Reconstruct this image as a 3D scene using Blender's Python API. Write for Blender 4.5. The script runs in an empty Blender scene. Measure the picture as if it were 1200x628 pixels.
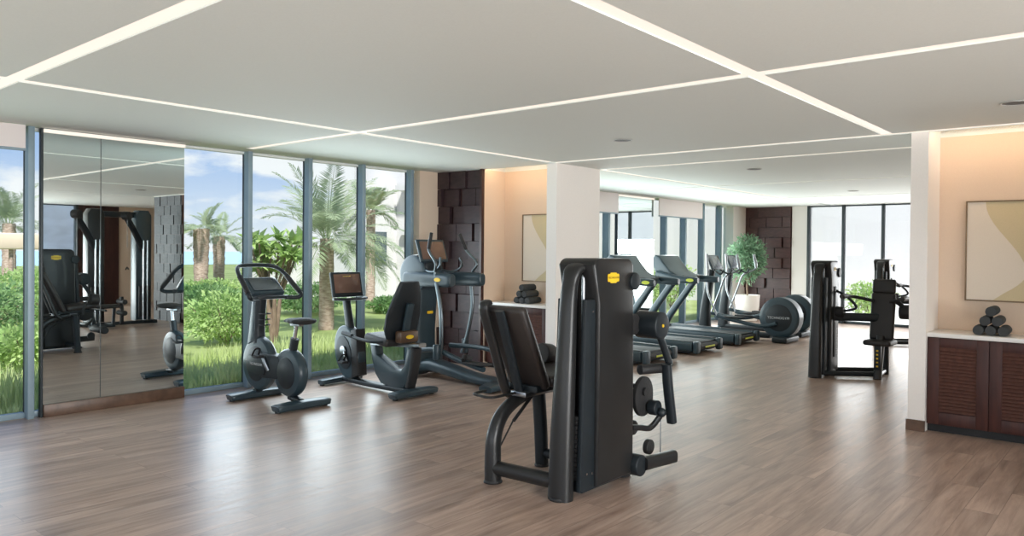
import bpy, bmesh, math, random
from mathutils import Vector, Matrix, Quaternion, noise
random.seed(7)
S = bpy.context.scene
COL = S.collection
PI = math.pi

# ------------------------------------------------------------------ camera
CAM_Z = 1.62
yaw, pit, rol = 0.68953231, -0.01096539, 0.00936178
fx, cxp, cyp = 886.15, 630.54, 303.05
fwd = Vector((math.cos(yaw)*math.cos(pit), math.sin(yaw)*math.cos(pit), math.sin(pit)))
rgt = Vector((math.sin(yaw), -math.cos(yaw), 0)); upv = rgt.cross(fwd)
rr = rgt*math.cos(rol)+upv*math.sin(rol); uu = -rgt*math.sin(rol)+upv*math.cos(rol)
cam = bpy.data.cameras.new('camera'); camo = bpy.data.objects.new('camera', cam); COL.objects.link(camo)
M = Matrix.Identity(4)
for i in range(3):
    M[i][0] = rr[i]; M[i][1] = uu[i]; M[i][2] = -fwd[i]
M[2][3] = CAM_Z
camo.matrix_world = M
cam.sensor_width = 36; cam.sensor_fit = 'HORIZONTAL'; cam.lens = 36*fx/1200
cam.shift_x = (600-cxp)/1200; cam.shift_y = (cyp-314)/1200
cam.clip_start = 0.05; cam.clip_end = 500
S.camera = camo

# ------------------------------------------------------------------ exposure, sky, sun
vs = S.view_settings
vs.view_transform = 'Standard'; vs.look = 'None'; vs.gamma = 1.0; vs.use_curve_mapping = False
vs.exposure = 0.24
S.cycles.max_bounces = 10; S.cycles.diffuse_bounces = 6; S.cycles.glossy_bounces = 4
S.cycles.transparent_max_bounces = 12; S.cycles.sample_clamp_indirect = 6; S.cycles.caustics_reflective = False; S.cycles.caustics_refractive = False
SKY = 0.90
STRIP = 0.80
SUN = 7.0
DAY = 120
w = bpy.data.worlds.new('sky'); S.world = w; w.use_nodes = True
nt = w.node_tree; nt.nodes.clear()
def N(t, ty, **kw):
    n = t.nodes.new(ty)
    for k, v in kw.items():
        if k.startswith('i_'):
            n.inputs[int(k[2:]) if k[2:].isdigit() else k[2:].replace('_', ' ')].default_value = v
        else: setattr(n, k, v)
    return n
def ramp(t, stops, src=None, interp='LINEAR'):
    r = t.nodes.new('ShaderNodeValToRGB'); r.color_ramp.interpolation = interp
    e = r.color_ramp.elements
    while len(e) < len(stops): e.new(0.5)
    for q, (p, c) in zip(e, stops):
        q.position = p; q.color = (*c, 1) if len(c) == 3 else c
    if src is not None: t.links.new(src, r.inputs[0])
    return r
tc = N(nt, 'ShaderNodeTexCoord'); sep = N(nt, 'ShaderNodeSeparateXYZ'); nt.links.new(tc.outputs['Generated'], sep.inputs[0])
grad = ramp(nt, [(0.0, (.88, .91, .94)), (0.04, (.70, .80, .94)), (0.11, (.42, .58, .88)), (0.4, (.20, .36, .74))], sep.outputs[2])
mp = N(nt, 'ShaderNodeMapping'); mp.inputs['Scale'].default_value = (1.6, 1.6, 4.6); mp.inputs['Location'].default_value = (0.35, 0.2, 0.1)
nt.links.new(tc.outputs['Generated'], mp.inputs[0])
cn = N(nt, 'ShaderNodeTexNoise', i_Scale=2.6, i_Detail=6.0, i_Roughness=0.55); nt.links.new(mp.outputs[0], cn.inputs[0])
sub = N(nt, 'ShaderNodeMath', operation='MULTIPLY_ADD'); nt.links.new(sep.outputs[2], sub.inputs[0]); sub.inputs[1].default_value = -0.75; nt.links.new(cn.outputs[0], sub.inputs[2])
cr = ramp(nt, [(0.40, (0, 0, 0)), (0.48, (1, 1, 1))], sub.outputs[0])
mix = N(nt, 'ShaderNodeMixRGB'); nt.links.new(cr.outputs[0], mix.inputs[0]); nt.links.new(grad.outputs[0], mix.inputs[1]); mix.inputs[2].default_value = (.98, .98, 1.0, 1)
bg = N(nt, 'ShaderNodeBackground'); nt.links.new(mix.outputs[0], bg.inputs[0]); bg.inputs[1].default_value = SKY
wo = N(nt, 'ShaderNodeOutputWorld'); nt.links.new(bg.outputs[0], wo.inputs[0])

def sun(name, d, strength, ang, col):
    l = bpy.data.lights.new(name, 'SUN'); l.energy = strength; l.angle = math.radians(ang); l.color = col
    o = bpy.data.objects.new(name, l); COL.objects.link(o)
    o.rotation_mode = 'QUATERNION'; o.rotation_quaternion = Vector(d).to_track_quat('-Z', 'Y')
    o.location = (0, 20, 12)
    return o
sun('sun', (0.46, 0.60, -1.0), SUN, 4, (1.0, .97, .92))
def daylight(name, loc, d, sx, sy, watts, col):
    l = bpy.data.lights.new(name, 'AREA'); l.shape = 'RECTANGLE'; l.size = sx; l.size_y = sy; l.energy = watts; l.color = col
    o = bpy.data.objects.new(name, l); COL.objects.link(o); o.location = loc
    o.rotation_mode = 'QUATERNION'; o.rotation_quaternion = Vector(d).to_track_quat('-Z', 'Y'); return o
# area lamps added just inside the glazing to boost each facade's daylight
daylight('daylight_left_bay', (1.45, 8.00, 1.15), (0, -1, -.05), 1.8, 1.6, DAY*.13, (.80, .93, 1.0))
daylight('daylight_facade', (5.55, 8.00, 1.15), (0, -1, -.05), 3.0, 1.6, DAY*.50, (.82, .95, 1.0))
daylight('daylight_back_room', (13.0, 7.96, 1.15), (0, -1, -.05), 8.4, 1.6, DAY*1.9, (.88, 1.0, 1.0))
daylight('daylight_end_facade', (17.8, 2.6, 1.15), (-1, 0, -.05), 7.0, 1.6, DAY*1.5, (.97, 1.0, 1.0))
daylight('fill_left_facade', (-2.9, 1.0, 1.35), (1, 0, .45), 12.0, 2.5, DAY*1.1, (.97, .98, 1.0))  # lamp added on the unseen left side to brighten ceiling and room
daylight('daylight_rear_facade', (1.9, -6.25, 1.35), (.15, 1, .30), 7.2, 2.5, DAY*6.4, (.98, .975, .97))  # added behind the camera, out of the mirror's view, to lift the ceiling

# ------------------------------------------------------------------ materials
MATS = {}
def mat(name, col, rough=0.5, metal=0.0, spec=0.5, emit=None, estr=0, coat=0.0, bump=None, var=None, alpha=None, trans=0.0):
    if name in MATS: return MATS[name]
    m = bpy.data.materials.new(name); m.use_nodes = True; t = m.node_tree
    b = t.nodes['Principled BSDF']
    b.inputs['Base Color'].default_value = (*col, 1); b.inputs['Roughness'].default_value = rough
    b.inputs['Metallic'].default_value = metal; b.inputs['Specular IOR Level'].default_value = spec
    b.inputs['Coat Weight'].default_value = coat
    if emit: b.inputs['Emission Color'].default_value = (*emit, 1); b.inputs['Emission Strength'].default_value = estr
    if trans: b.inputs['Transmission Weight'].default_value = trans
    if var or bump:
        c = N(t, 'ShaderNodeTexCoord')
        nz = N(t, 'ShaderNodeTexNoise', i_Scale=(bump or var)[0], i_Detail=4.0); t.links.new(c.outputs['Object'], nz.inputs[0])
        if var:
            r = ramp(t, [(0.3, tuple(x*(1-var[1]) for x in col)), (0.7, tuple(min(1, x*(1+var[1])) for x in col))], nz.outputs[0])
            t.links.new(r.outputs[0], b.inputs['Base Color'])
        if bump:
            bp = N(t, 'ShaderNodeBump', i_Strength=bump[1], i_Distance=0.01); t.links.new(nz.outputs[0], bp.inputs['Height']); t.links.new(bp.outputs[0], b.inputs['Normal'])
    MATS[name] = m
    return m
paint  = mat('graphite_paint', (.0145, .015, .0155), .38, 0.0, .4, coat=.1, var=(3, .12))
slate  = mat('slate_plastic', (.028, .049, .062), .36, 0.0, .4, coat=.12, var=(4, .12))
slate2 = mat('dark_slate_plastic', (.012, .017, .021), .45, 0, .35, var=(5, .15))
black  = mat('black_rubber', (.012, .012, .013), .6, bump=(60, .3))
pad    = mat('black_upholstery', (.020, .018, .018), .48, bump=(220, .25), var=(6, .15))
padb   = mat('brown_black_upholstery', (.030, .024, .022), .42, bump=(200, .2), var=(5, .15))
handlem = mat('dark_handle_metal', (.13, .155, .17), .28, 0.9, var=(8, .08))
chrome = mat('chrome_tube', (.62, .64, .66), .16, 1.0, var=(8, .05))
steel  = mat('brushed_steel', (.35, .37, .39), .32, 1.0, var=(20, .15))
yellow = mat('yellow_badge', (.85, .55, .02), .4, var=(10, .05))
glassy = mat('screen_glass', (.035, .03, .03), .08, coat=.6, var=(2, .3))
screen = mat('screen_dim', (.07, .085, .10), .12, coat=.6, var=(2, .3))
whitel = mat('pale_lettering', (.55, .57, .58), .5, var=(10, .05))
blackl = mat('dark_lettering', (.03, .025, .01), .5, var=(10, .05))
mullm  = mat('mullion_aluminium', (.25, .335, .39), .42, 0.1, var=(4, .08))
mulld  = mat('mullion_dark', (.035, .045, .05), .45, 0.3, var=(4, .1))
wallw  = mat('wall_paint_warm', (.72, .575, .45), .75, bump=(90, .05), var=(1.2, .02))
wallp  = mat('wall_paint_white', (.84, .80, .76), .7, bump=(90, .05), var=(1.2, .02))
ceilm  = mat('ceiling_paint', (.755, .795, .765), .75, bump=(80, .04), var=(1, .015))
plinth = mat('plinth_wood', (.11, .062, .04), .4, var=(12, .25))
marble = None
towelm = mat('towel_cotton', (.045, .05, .052), .95, bump=(160, 1.0), var=(40, .25))
potm   = mat('pot_ceramic', (.72, .68, .63), .4, var=(3, .05))
stripm = mat('strip_diffuser', (.22, .21, .20), .6, emit=(1.0, .88, .76), estr=STRIP, var=(1, .01))
blindm = mat('blind_fabric', (.80, .74, .72), .9, bump=(300, .2), var=(2, .02))
framem = mat('picture_frame_bronze', (.22, .15, .09), .4, 0.6, var=(9, .1))

def wood_floor():
    m = bpy.data.materials.new('plank_floor'); m.use_nodes = True; t = m.node_tree; b = t.nodes['Principled BSDF']
    c = N(t, 'ShaderNodeTexCoord')
    bk = N(t, 'ShaderNodeTexBrick', offset=0.37, i_Scale=1.0); bk.inputs['Brick Width'].default_value = 1.5; bk.inputs['Row Height'].default_value = 0.19
    bk.inputs['Mortar Size'].default_value = 0.0025; bk.inputs['Mortar Smooth'].default_value = 0.3; bk.inputs['Bias'].default_value = 0
    bk.inputs['Color1'].default_value = (0, 0, 0, 1); bk.inputs['Color2'].default_value = (1, 1, 1, 1); bk.inputs['Mortar'].default_value = (.2, .2, .2, 1)
    t.links.new(c.outputs['Object'], bk.inputs['Vector'])
    # per plank offset of the grain
    vm = N(t, 'ShaderNodeVectorMath', operation='MULTIPLY_ADD'); t.links.new(bk.outputs[0], vm.inputs[0]); vm.inputs[1].default_value = (9, 5, 3); t.links.new(c.outputs['Object'], vm.inputs[2])
    m1 = N(t, 'ShaderNodeMapping'); m1.inputs['Scale'].default_value = (1.1, 13, 1); t.links.new(vm.outputs[0], m1.inputs[0])
    n1 = N(t, 'ShaderNodeTexNoise', i_Scale=1.6, i_Detail=7.0, i_Roughness=.62, i_Distortion=.6); t.links.new(m1.outputs[0], n1.inputs[0])
    m2 = N(t, 'ShaderNodeMapping'); m2.inputs['Scale'].default_value = (.5, 2.2, 1); t.links.new(vm.outputs[0], m2.inputs[0])
    n2 = N(t, 'ShaderNodeTexNoise', i_Scale=1.3, i_Detail=3.0); t.links.new(m2.outputs[0], n2.inputs[0])
    r1 = ramp(t, [(0.25, (.235, .160, .125)), (0.5, (.41, .30, .242)), (0.75, (.56, .435, .36))], n1.outputs[0])
    r2 = ramp(t, [(0.3, (.72, .70, .70)), (0.7, (1.15, 1.12, 1.10))], n2.outputs[0])
    mx = N(t, 'ShaderNodeMixRGB', blend_type='MULTIPLY'); mx.inputs[0].default_value = 1; t.links.new(r1.outputs[0], mx.inputs[1]); t.links.new(r2.outputs[0], mx.inputs[2])
    mf = N(t, 'ShaderNodeMath', operation='MULTIPLY'); t.links.new(bk.outputs['Fac'], mf.inputs[0]); mf.inputs[1].default_value = .38; mm = N(t, 'ShaderNodeMixRGB', blend_type='MIX'); t.links.new(mf.outputs[0], mm.inputs[0]); t.links.new(mx.outputs[0], mm.inputs[1]); mm.inputs[2].default_value = (.07, .05, .042, 1)
    t.links.new(mm.outputs[0], b.inputs['Base Color'])
    rr_ = ramp(t, [(0.2, (.27,)*3), (0.8, (.40,)*3)], n1.outputs[0]); t.links.new(rr_.outputs[0], b.inputs['Roughness'])
    bp = N(t, 'ShaderNodeBump', i_Strength=.12, i_Distance=.003); t.links.new(n1.outputs[0], bp.inputs['Height']); t.links.new(bp.outputs[0], b.inputs['Normal'])
    b.inputs['Specular IOR Level'].default_value = .55
    return m
floorm = wood_floor()

def grain(name, c1, c2, scale=(1, 1, 12), s=2.0, rough=.38, axis_noise=5):
    m = bpy.data.materials.new(name); m.use_nodes = True; t = m.node_tree; b = t.nodes['Principled BSDF']
    c = N(t, 'ShaderNodeTexCoord'); mp = N(t, 'ShaderNodeMapping'); mp.inputs['Scale'].default_value = scale; t.links.new(c.outputs['Object'], mp.inputs[0])
    n = N(t, 'ShaderNodeTexNoise', i_Scale=s, i_Detail=float(axis_noise), i_Distortion=.4); t.links.new(mp.outputs[0], n.inputs[0])
    r = ramp(t, [(0.3, c1), (0.7, c2)], n.outputs[0]); t.links.new(r.outputs[0], b.inputs['Base Color'])
    b.inputs['Roughness'].default_value = rough
    return m
darkwood = grain('dark_stained_wood', (.028, .010, .009), (.060, .022, .018), (6, 6, 1.2), 3)
cabwood = grain('mahogany_wood', (.036, .009, .007), (.070, .020, .014), (8, 8, 1.0), 3, .5)
cabslat = grain('mahogany_slats', (.070, .026, .018), (.12, .046, .032), (1, 8, 8), 3, .55)
tilem = grain('dark_tile_wood', (.022, .012, .014), (.044, .022, .025), (1, 3, 9), 3, .5)
marble = grain('white_marble', (.78, .75, .72), (.90, .89, .87), (2, 2, 2), 1.5, .2, 8)
trunkm = grain('palm_trunk', (.26, .17, .13), (.56, .43, .36), (3, 3, 9), 3, .9)
barkm = grain('bark', (.14, .09, .06), (.30, .21, .15), (4, 4, 2), 3, .9)
stone = grain('pale_stone', (.72, .68, .65), (.95, .94, .92), (1, 1, 2), 1.2, .85, 9)
def leafmat(name, c1, c2, sc=1.5):
    m = bpy.data.materials.new(name); m.use_nodes = True; t = m.node_tree; b = t.nodes['Principled BSDF']
    c = N(t, 'ShaderNodeTexCoord'); n = N(t, 'ShaderNodeTexNoise', i_Scale=sc, i_Detail=3.0); t.links.new(c.outputs['Object'], n.inputs[0])
    r = ramp(t, [(0.3, c1), (0.7, c2)], n.outputs[0]); t.links.new(r.outputs[0], b.inputs['Base Color']); b.inputs['Roughness'].default_value = .6
    tr = N(t, 'ShaderNodeBsdfTranslucent'); t.links.new(r.outputs[0], tr.inputs[0])
    ms = N(t, 'ShaderNodeMixShader'); ms.inputs[0].default_value = .45
    t.links.new(b.outputs[0], ms.inputs[1]); t.links.new(tr.outputs[0], ms.inputs[2]); t.links.new(ms.outputs[0], t.nodes['Material Output'].inputs[0])
    return m
palmleaf = leafmat('palm_leaf', (.26, .33, .19), (.46, .52, .34))
leafa = leafmat('leaf_fresh', (.26, .42, .12), (.56, .68, .28))
leafb = leafmat('leaf_deep', (.12, .25, .08), (.28, .42, .16))
leafc = leafmat('leaf_indoor', (.08, .17, .09), (.28, .42, .26), 6)
grassm = leafmat('grass_blade', (.48, .58, .20), (.74, .78, .42), .8)
lawnm = leafmat('lawn_soil', (.26, .34, .10), (.50, .56, .24), .6)
# window glass: clear pane, thin, faint reflection
def glassmat():
    m = bpy.data.materials.new('window_glass'); m.use_nodes = True; t = m.node_tree; t.nodes.clear()
    tr = N(t, 'ShaderNodeBsdfTransparent'); tr.inputs[0].default_value = (.94, .97, .97, 1)
    gl = N(t, 'ShaderNodeBsdfGlossy', i_Roughness=.02); fa = N(t, 'ShaderNodeLayerWeight', i_Blend=.5); pw = N(t, 'ShaderNodeMath', operation='POWER'); t.links.new(fa.outputs['Facing'], pw.inputs[0]); pw.inputs[1].default_value = 5; fr = N(t, 'ShaderNodeMath', operation='MULTIPLY_ADD'); t.links.new(pw.outputs[0], fr.inputs[0]); fr.inputs[1].default_value = .5; fr.inputs[2].default_value = .025
    ms = N(t, 'ShaderNodeMixShader'); o = N(t, 'ShaderNodeOutputMaterial')
    t.links.new(fr.outputs[0], ms.inputs[0]); t.links.new(tr.outputs[0], ms.inputs[1]); t.links.new(gl.outputs[0], ms.inputs[2]); t.links.new(ms.outputs[0], o.inputs[0])
    return m
glassm = glassmat()
mirrorm = mat('mirror_silver', (.72, .80, .80), .01, 1.0)

# ------------------------------------------------------------------ mesh builder
def V(*a): return Vector(a)
class MB:
    def __init__(s): s.bm = bmesh.new()
    def _merge(s, b):
        me = bpy.data.meshes.new('tmp'); b.to_mesh(me); b.free(); s.bm.from_mesh(me); bpy.data.meshes.remove(me)
    def box(s, c, d, bev=0.0, rot=None, seg=2):
        b = bmesh.new(); bmesh.ops.create_cube(b, size=1)
        bmesh.ops.scale(b, vec=d, verts=b.verts)
        if bev: bmesh.ops.bevel(b, geom=b.edges[:], offset=min(bev, min(d)*.49), segments=seg, profile=.5, affect='EDGES')
        if rot is not None: bmesh.ops.transform(b, matrix=rot.to_4x4(), verts=b.verts)
        bmesh.ops.translate(b, vec=c, verts=b.verts); s._merge(b); return s
    def bb(s, x0, x1, y0, y1, z0, z1, bev=0.0):
        return s.box(((x0+x1)/2, (y0+y1)/2, (z0+z1)/2), (abs(x1-x0), abs(y1-y0), abs(z1-z0)), bev)
    def cyl(s, p0, p1, r0, r1=None, seg=24, bev=0.0, cap=True):
        p0, p1 = Vector(p0), Vector(p1); r1 = r0 if r1 is None else r1; L = (p1-p0).length
        b = bmesh.new(); bmesh.ops.create_cone(b, cap_ends=cap, segments=seg, radius1=r0, radius2=r1, depth=L)
        if bev:
            es = [e for e in b.edges if len(e.link_faces) == 2 and any(len(f.verts) > 4 for f in e.link_faces)]
            bmesh.ops.bevel(b, geom=es, offset=bev, segments=3, profile=.5, affect='EDGES')
        q = (p1-p0).to_track_quat('Z', 'Y')
        bmesh.ops.transform(b, matrix=Matrix.Translation((p0+p1)/2) @ q.to_matrix().to_4x4(), verts=b.verts); s._merge(b); return s
    def ball(s, c, r, seg=20):
        b = bmesh.new(); bmesh.ops.create_uvsphere(b, u_segments=seg, v_segments=seg//2+2, radius=1)
        r = (r, r, r) if isinstance(r, (int, float)) else r
        bmesh.ops.scale(b, vec=r, verts=b.verts); bmesh.ops.translate(b, vec=c, verts=b.verts); s._merge(b); return s
    def sweep(s, pts, w, h=None, seg=14, up=(0, 0, 1), n=6, power=2.0, cap=True, smooth=True, twist=None):
        """tube or rounded-rectangle bar along a smooth path; w,h = half sizes (number or list per point); power 2 = ellipse, 5 = boxy"""
        P = [Vector(p) for p in pts]; h = w if h is None else h
        W = w if isinstance(w, (list, tuple)) else [w]*len(P); H = h if isinstance(h, (list, tuple)) else [h]*len(P)
        Q, QW, QH = [], [], []
        if smooth and len(P) > 2:
            for i in range(len(P)-1):
                a, b_, c, d = P[max(i-1, 0)], P[i], P[i+1], P[min(i+2, len(P)-1)]
                for k in range(n):
                    t = k/n
                    Q.append(.5*((2*b_)+(c-a)*t+(2*a-5*b_+4*c-d)*t*t+(-a+3*b_-3*c+d)*t**3))
                    QW.append(W[i]+(W[i+1]-W[i])*t); QH.append(H[i]+(H[i+1]-H[i])*t)
            Q.append(P[-1]); QW.append(W[-1]); QH.append(H[-1])
        else: Q, QW, QH = P, W, H
        bm = s.bm; rings = []; side = None
        for i, p in enumerate(Q):
            tg = (Q[min(i+1, len(Q)-1)]-Q[max(i-1, 0)]).normalized()
            if side is None:
                u = Vector(up)
                if abs(u.dot(tg)) > .95: u = Vector((0, 1, 0)) if abs(tg.y) < .9 else Vector((1, 0, 0))
                side = tg.cross(u).normalized()
            else: side = (side-tg*side.dot(tg)).normalized()
            u2 = side.cross(tg).normalized()
            ring = []
            for k in range(seg):
                a = 2*PI*(k+.5)/seg; ca, sa = math.cos(a), math.sin(a)
                x = math.copysign(abs(ca)**(2/power), ca)*QW[i]; y = math.copysign(abs(sa)**(2/power), sa)*QH[i]
                ring.append(bm.verts.new(p+side*x+u2*y))
            rings.append(ring)
        for a, b_ in zip(rings, rings[1:]):
            for k in range(seg): bm.faces.new((a[k], a[(k+1) % seg], b_[(k+1) % seg], b_[k]))
        if cap: bm.faces.new(rings[0][::-1]); bm.faces.new(rings[-1])
        return s
    def prism(s, poly, axis, a0, a1, bev=0.0, seg=2):
        """poly of 2-D points extruded along axis ('x': poly=(y,z); 'y': (x,z); 'z': (x,y))"""
        b = bmesh.new(); f = {'x': lambda p, a: (a, p[0], p[1]), 'y': lambda p, a: (p[0], a, p[1]), 'z': lambda p, a: (p[0], p[1], a)}[axis]
        lo = [b.verts.new(f(p, a0)) for p in poly]; hi = [b.verts.new(f(p, a1)) for p in poly]
        b.faces.new(lo[::-1]); b.faces.new(hi); n_ = len(poly)
        for i in range(n_): b.faces.new((lo[i], lo[(i+1) % n_], hi[(i+1) % n_], hi[i]))
        bmesh.ops.recalc_face_normals(b, faces=b.faces)
        if bev:
            es = [e for e in b.edges if any(len(f_.verts) == n_ and n_ != 4 or abs(f_.normal['xyz'.index(axis)]) > .9 for f_ in e.link_faces)]
            bmesh.ops.bevel(b, geom=es, offset=bev, segments=seg, profile=.5, affect='EDGES')
        s._merge(b); return s
    def lathe(s, prof, c=(0, 0, 0), seg=32, axis='z'):
        bm = s.bm; rings = []; c = Vector(c)
        for r, z in prof:
            ring = []
            for k in range(seg):
                a = 2*PI*k/seg; x, y = r*math.cos(a), r*math.sin(a)
                ring.append(bm.verts.new(c+(Vector((x, y, z)) if axis == 'z' else Vector((z, x, y)) if axis == 'x' else Vector((y, z, x)))))
            rings.append(ring)
        for a, b_ in zip(rings, rings[1:]):
            for k in range(seg): bm.faces.new((a[k], a[(k+1) % seg], b_[(k+1) % seg], b_[k]))
        bm.faces.new(rings[0][::-1]); bm.faces.new(rings[-1]); return s
    def quad(s, a, b, c, d): s.bm.faces.new([s.bm.verts.new(p) for p in (a, b, c, d)]); return s
    def tri(s, a, b, c): s.bm.faces.new([s.bm.verts.new(p) for p in (a, b, c)]); return s
    def obj(s, name, m, parent=None, loc=None, sharp=35, fix=True):
        if fix: bmesh.ops.recalc_face_normals(s.bm, faces=s.bm.faces)
        me = bpy.data.meshes.new(name); s.bm.to_mesh(me); s.bm.free(); me.materials.append(m)
        for p in me.polygons: p.use_smooth = True
        try: me.set_sharp_from_angle(angle=math.radians(sharp))
        except Exception: pass
        o = bpy.data.objects.new(name, me); COL.objects.link(o)
        if parent: o.parent = parent
        if loc: o.location = loc
        return o
def arc(c, r, a0, a1, n=16):
    return [(c[0]+r*math.cos(a0+(a1-a0)*k/n), c[1]+r*math.sin(a0+(a1-a0)*k/n)) for k in range(n+1)]
def rrect(x0, x1, y0, y1, r, n=5):
    o = []
    for cx, cy, a in ((x1-r, y1-r, 0), (x0+r, y1-r, PI/2), (x0+r, y0+r, PI), (x1-r, y0+r, 1.5*PI)): o += arc((cx, cy), r, a, a+PI/2, n)
    return o
def tag(o, label=None, cat=None, group=None, kind=None):
    if label: o['label'] = label
    if cat: o['category'] = cat
    if group: o['group'] = group
    if kind: o['kind'] = kind
    return o
def thing(name, label, cat, loc=(0, 0, 0), rz=0.0, group=None):
    o = bpy.data.objects.new(name, None); COL.objects.link(o); o.location = loc; o.rotation_euler = (0, 0, rz); o.empty_display_size = .1
    return tag(o, label, cat, group)
def struct(o): o['kind'] = 'structure'; return o
def copy_tree(o, loc, rz, label, group=None, parent=None):
    def rec(q, par):
        c = q.copy(); COL.objects.link(c)
        if par is not None: c.parent = par
        for ch in list(q.children): rec(ch, c)
        return c
    r = rec(o, None); r.location = loc; r.rotation_euler = (0, 0, rz)
    if label: r['label'] = label
    if group: r['group'] = group
    return r
def text(parent, body, size, loc, rot, m, name='lettering', ext=.0006):
    c = bpy.data.curves.new('txt', 'FONT'); c.body = body; c.size = size; c.extrude = ext; c.align_x = 'CENTER'; c.align_y = 'CENTER'; c.space_character = 1.05
    o = bpy.data.objects.new('txt', c); COL.objects.link(o)
    bpy.context.view_layer.update()
    dg = bpy.context.evaluated_depsgraph_get(); me = bpy.data.meshes.new_from_object(o.evaluated_get(dg)); bpy.data.objects.remove(o)
    me.materials.clear(); me.materials.append(m)
    t = bpy.data.objects.new(name, me); COL.objects.link(t); t.parent = parent; t.location = loc; t.rotation_euler = rot
    return t
def badge(parent, c, rot, wd=.10, ht=.045):
    """yellow rounded badge with dark lettering; rot turns the local XY face"""
    R_ = Matrix.Rotation(rot[2], 3, 'Z') @ Matrix.Rotation(rot[1], 3, 'Y') @ Matrix.Rotation(rot[0], 3, 'X')
    b = MB(); b.prism(rrect(-wd/2, wd/2, -ht*.38, ht*.38, ht*.14), 'z', 0, .003); b.prism(rrect(-wd*.28, wd*.28, -ht/2, ht/2, ht*.14), 'z', 0, .0034)
    bmesh.ops.transform(b.bm, matrix=R_.to_4x4(), verts=b.bm.verts)
    o = b.obj('badge', yellow, parent, c); o['label'] = 'yellow badge with dark lettering'
    text(o, 'TECHNOGYM', wd*.145, R_ @ Vector((0, 0, .0037)), rot, blackl)
    return o

# ------------------------------------------------------------------ room shell
HC = 2.73; GX = 8.20      # ceiling height, glass line (y)
X0, X1, Y0 = -3.0, 17.95, -6.4
def slab(name, m, *b, bev=0):
    return struct(MB().bb(*b, bev).obj(name, m))
slab('floor', floorm, X0-.2, X1+.15, Y0-.2, GX+.10, -.12, 0)
# ceiling: slabs between recessed light slots
SLW = .052
xs_room1 = [1.67, 4.50, 7.52]; ys_all = [5.95, 1.985, -1.1]; xs_room2 = [8.56, 11.75, 15.0]
def ceiling_cells():
    xs = [X0-.2]
    slots_x = xs_room1+xs_room2
    ix = [(X0-.2, None)]
    ed = []; p = X0-.2
    for x in slots_x: ed.append((p, x-SLW)); p = x+SLW
    ed.append((p, X1+.15))
    return ed
mb = MB()
ed = ceiling_cells()
ysl = sorted(ys_all)
yb = []; p = Y0-.2
for y in ysl: yb.append((p, y-SLW)); p = y+SLW
yb.append((p, GX+.12))
def cbox(x0, x1, y0, y1): mb.bb(x0, x1, y0, y1, HC, HC+.06)
for i, (a, b_) in enumerate(ed):
    if 7.5 < a < 7.6:      # band over the partition: open above the two cabinet niches
        cbox(a, 7.60, Y0-.2, GX+.12); cbox(8.02, b_, Y0-.2, GX+.12)
        for c, d in ((Y0-.2, .15), (1.645, 6.09), (7.24, GX+.12)): cbox(7.60, 8.02, c, d)
        continue
    for (c, d) in yb: cbox(a, b_, c, d)
# close the slot gaps where no strip runs (over the partition wall, beyond the strips' ends)
for (a, b_) in ed:
    for y in ysl:
        mid = (a+b_)/2
        if mid > 8.56 and y != 5.95: cbox(a, b_, y-SLW, y+SLW)
    # strips across the depth are cut between these limits, the rest is filled
SEGX = {1.67: (-6.2, GX-.25), 4.50: (-6.2, GX-.28), 7.52: (-1.1, 5.95), 8.56: (-1.1, 5.98), 11.75: (-1.1, GX-.55), 15.0: (-1.1, GX-.55)}
for x, (lo, hi) in SEGX.items():
    mb.bb(x-SLW, x+SLW, hi, GX+.12, HC, HC+.06)
    if lo > Y0: mb.bb(x-SLW, x+SLW, Y0-.2, lo, HC, HC+.06)
mb.bb(X0-.2, X1+.15, Y0-.2, GX+.12, HC+.13, HC+.2)   # slab above the slots
ceil = struct(mb.obj('ceiling', ceilm))
def strip(x0, x1, y0, y1, label):
    o = MB().bb(x0, x1, y0, y1, HC+.010, HC+.022).obj('ceiling_light_strip', stripm)
    tag(o, label, 'ceiling light', 'recessed linear ceiling lights')
e = SLW
for x, nm in ((1.67, 'long warm white ceiling light strip crossing the top left corner above the camera'), (4.50, 'warm white ceiling light strip running from the window mullion over the middle of the front room'),
              (7.52, 'warm white ceiling light strip along the front edge of the opening between column and pilaster'), (8.56, 'warm white ceiling light strip just behind the opening, touching the back of the column'),
              (11.75, 'thin ceiling light strip crossing above the treadmills in the far room'), (15.0, 'faintest ceiling light strip, farthest across the back room ceiling')):
    lo, hi = SEGX[x]; strip(x-e, x+e, lo+.0, hi, nm)
for y, nm in ((5.95, 'ceiling light strip running parallel to the windows and ending at the column'), (1.985, 'widest ceiling light strip running to the right pilaster top'), (-1.1, 'ceiling light strip seen only in the mirror, on the dark wall side')):
    segs = [(X0, 1.67-e), (1.67+e, 4.5-e), (4.5+e, 7.52-e)]
    mbs = MB()
    for a, b_ in segs: mbs.bb(a, b_, y-e, y+e, HC+.010, HC+.022)
    tag(mbs.obj('ceiling_light_strip', stripm), nm, 'ceiling light', 'recessed linear ceiling lights')
mbs = MB()
for a, b_ in ((8.56+e, 11.75-e), (11.75+e, 15.0-e), (15.0+e, 17.2)): mbs.bb(a, b_, 5.95-e, 5.95+e, HC+.010, HC+.022)
tag(mbs.obj('ceiling_light_strip', stripm), 'ceiling light strip running away through the back room towards the dark panelled wall', 'ceiling light', 'recessed linear ceiling lights')
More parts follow.
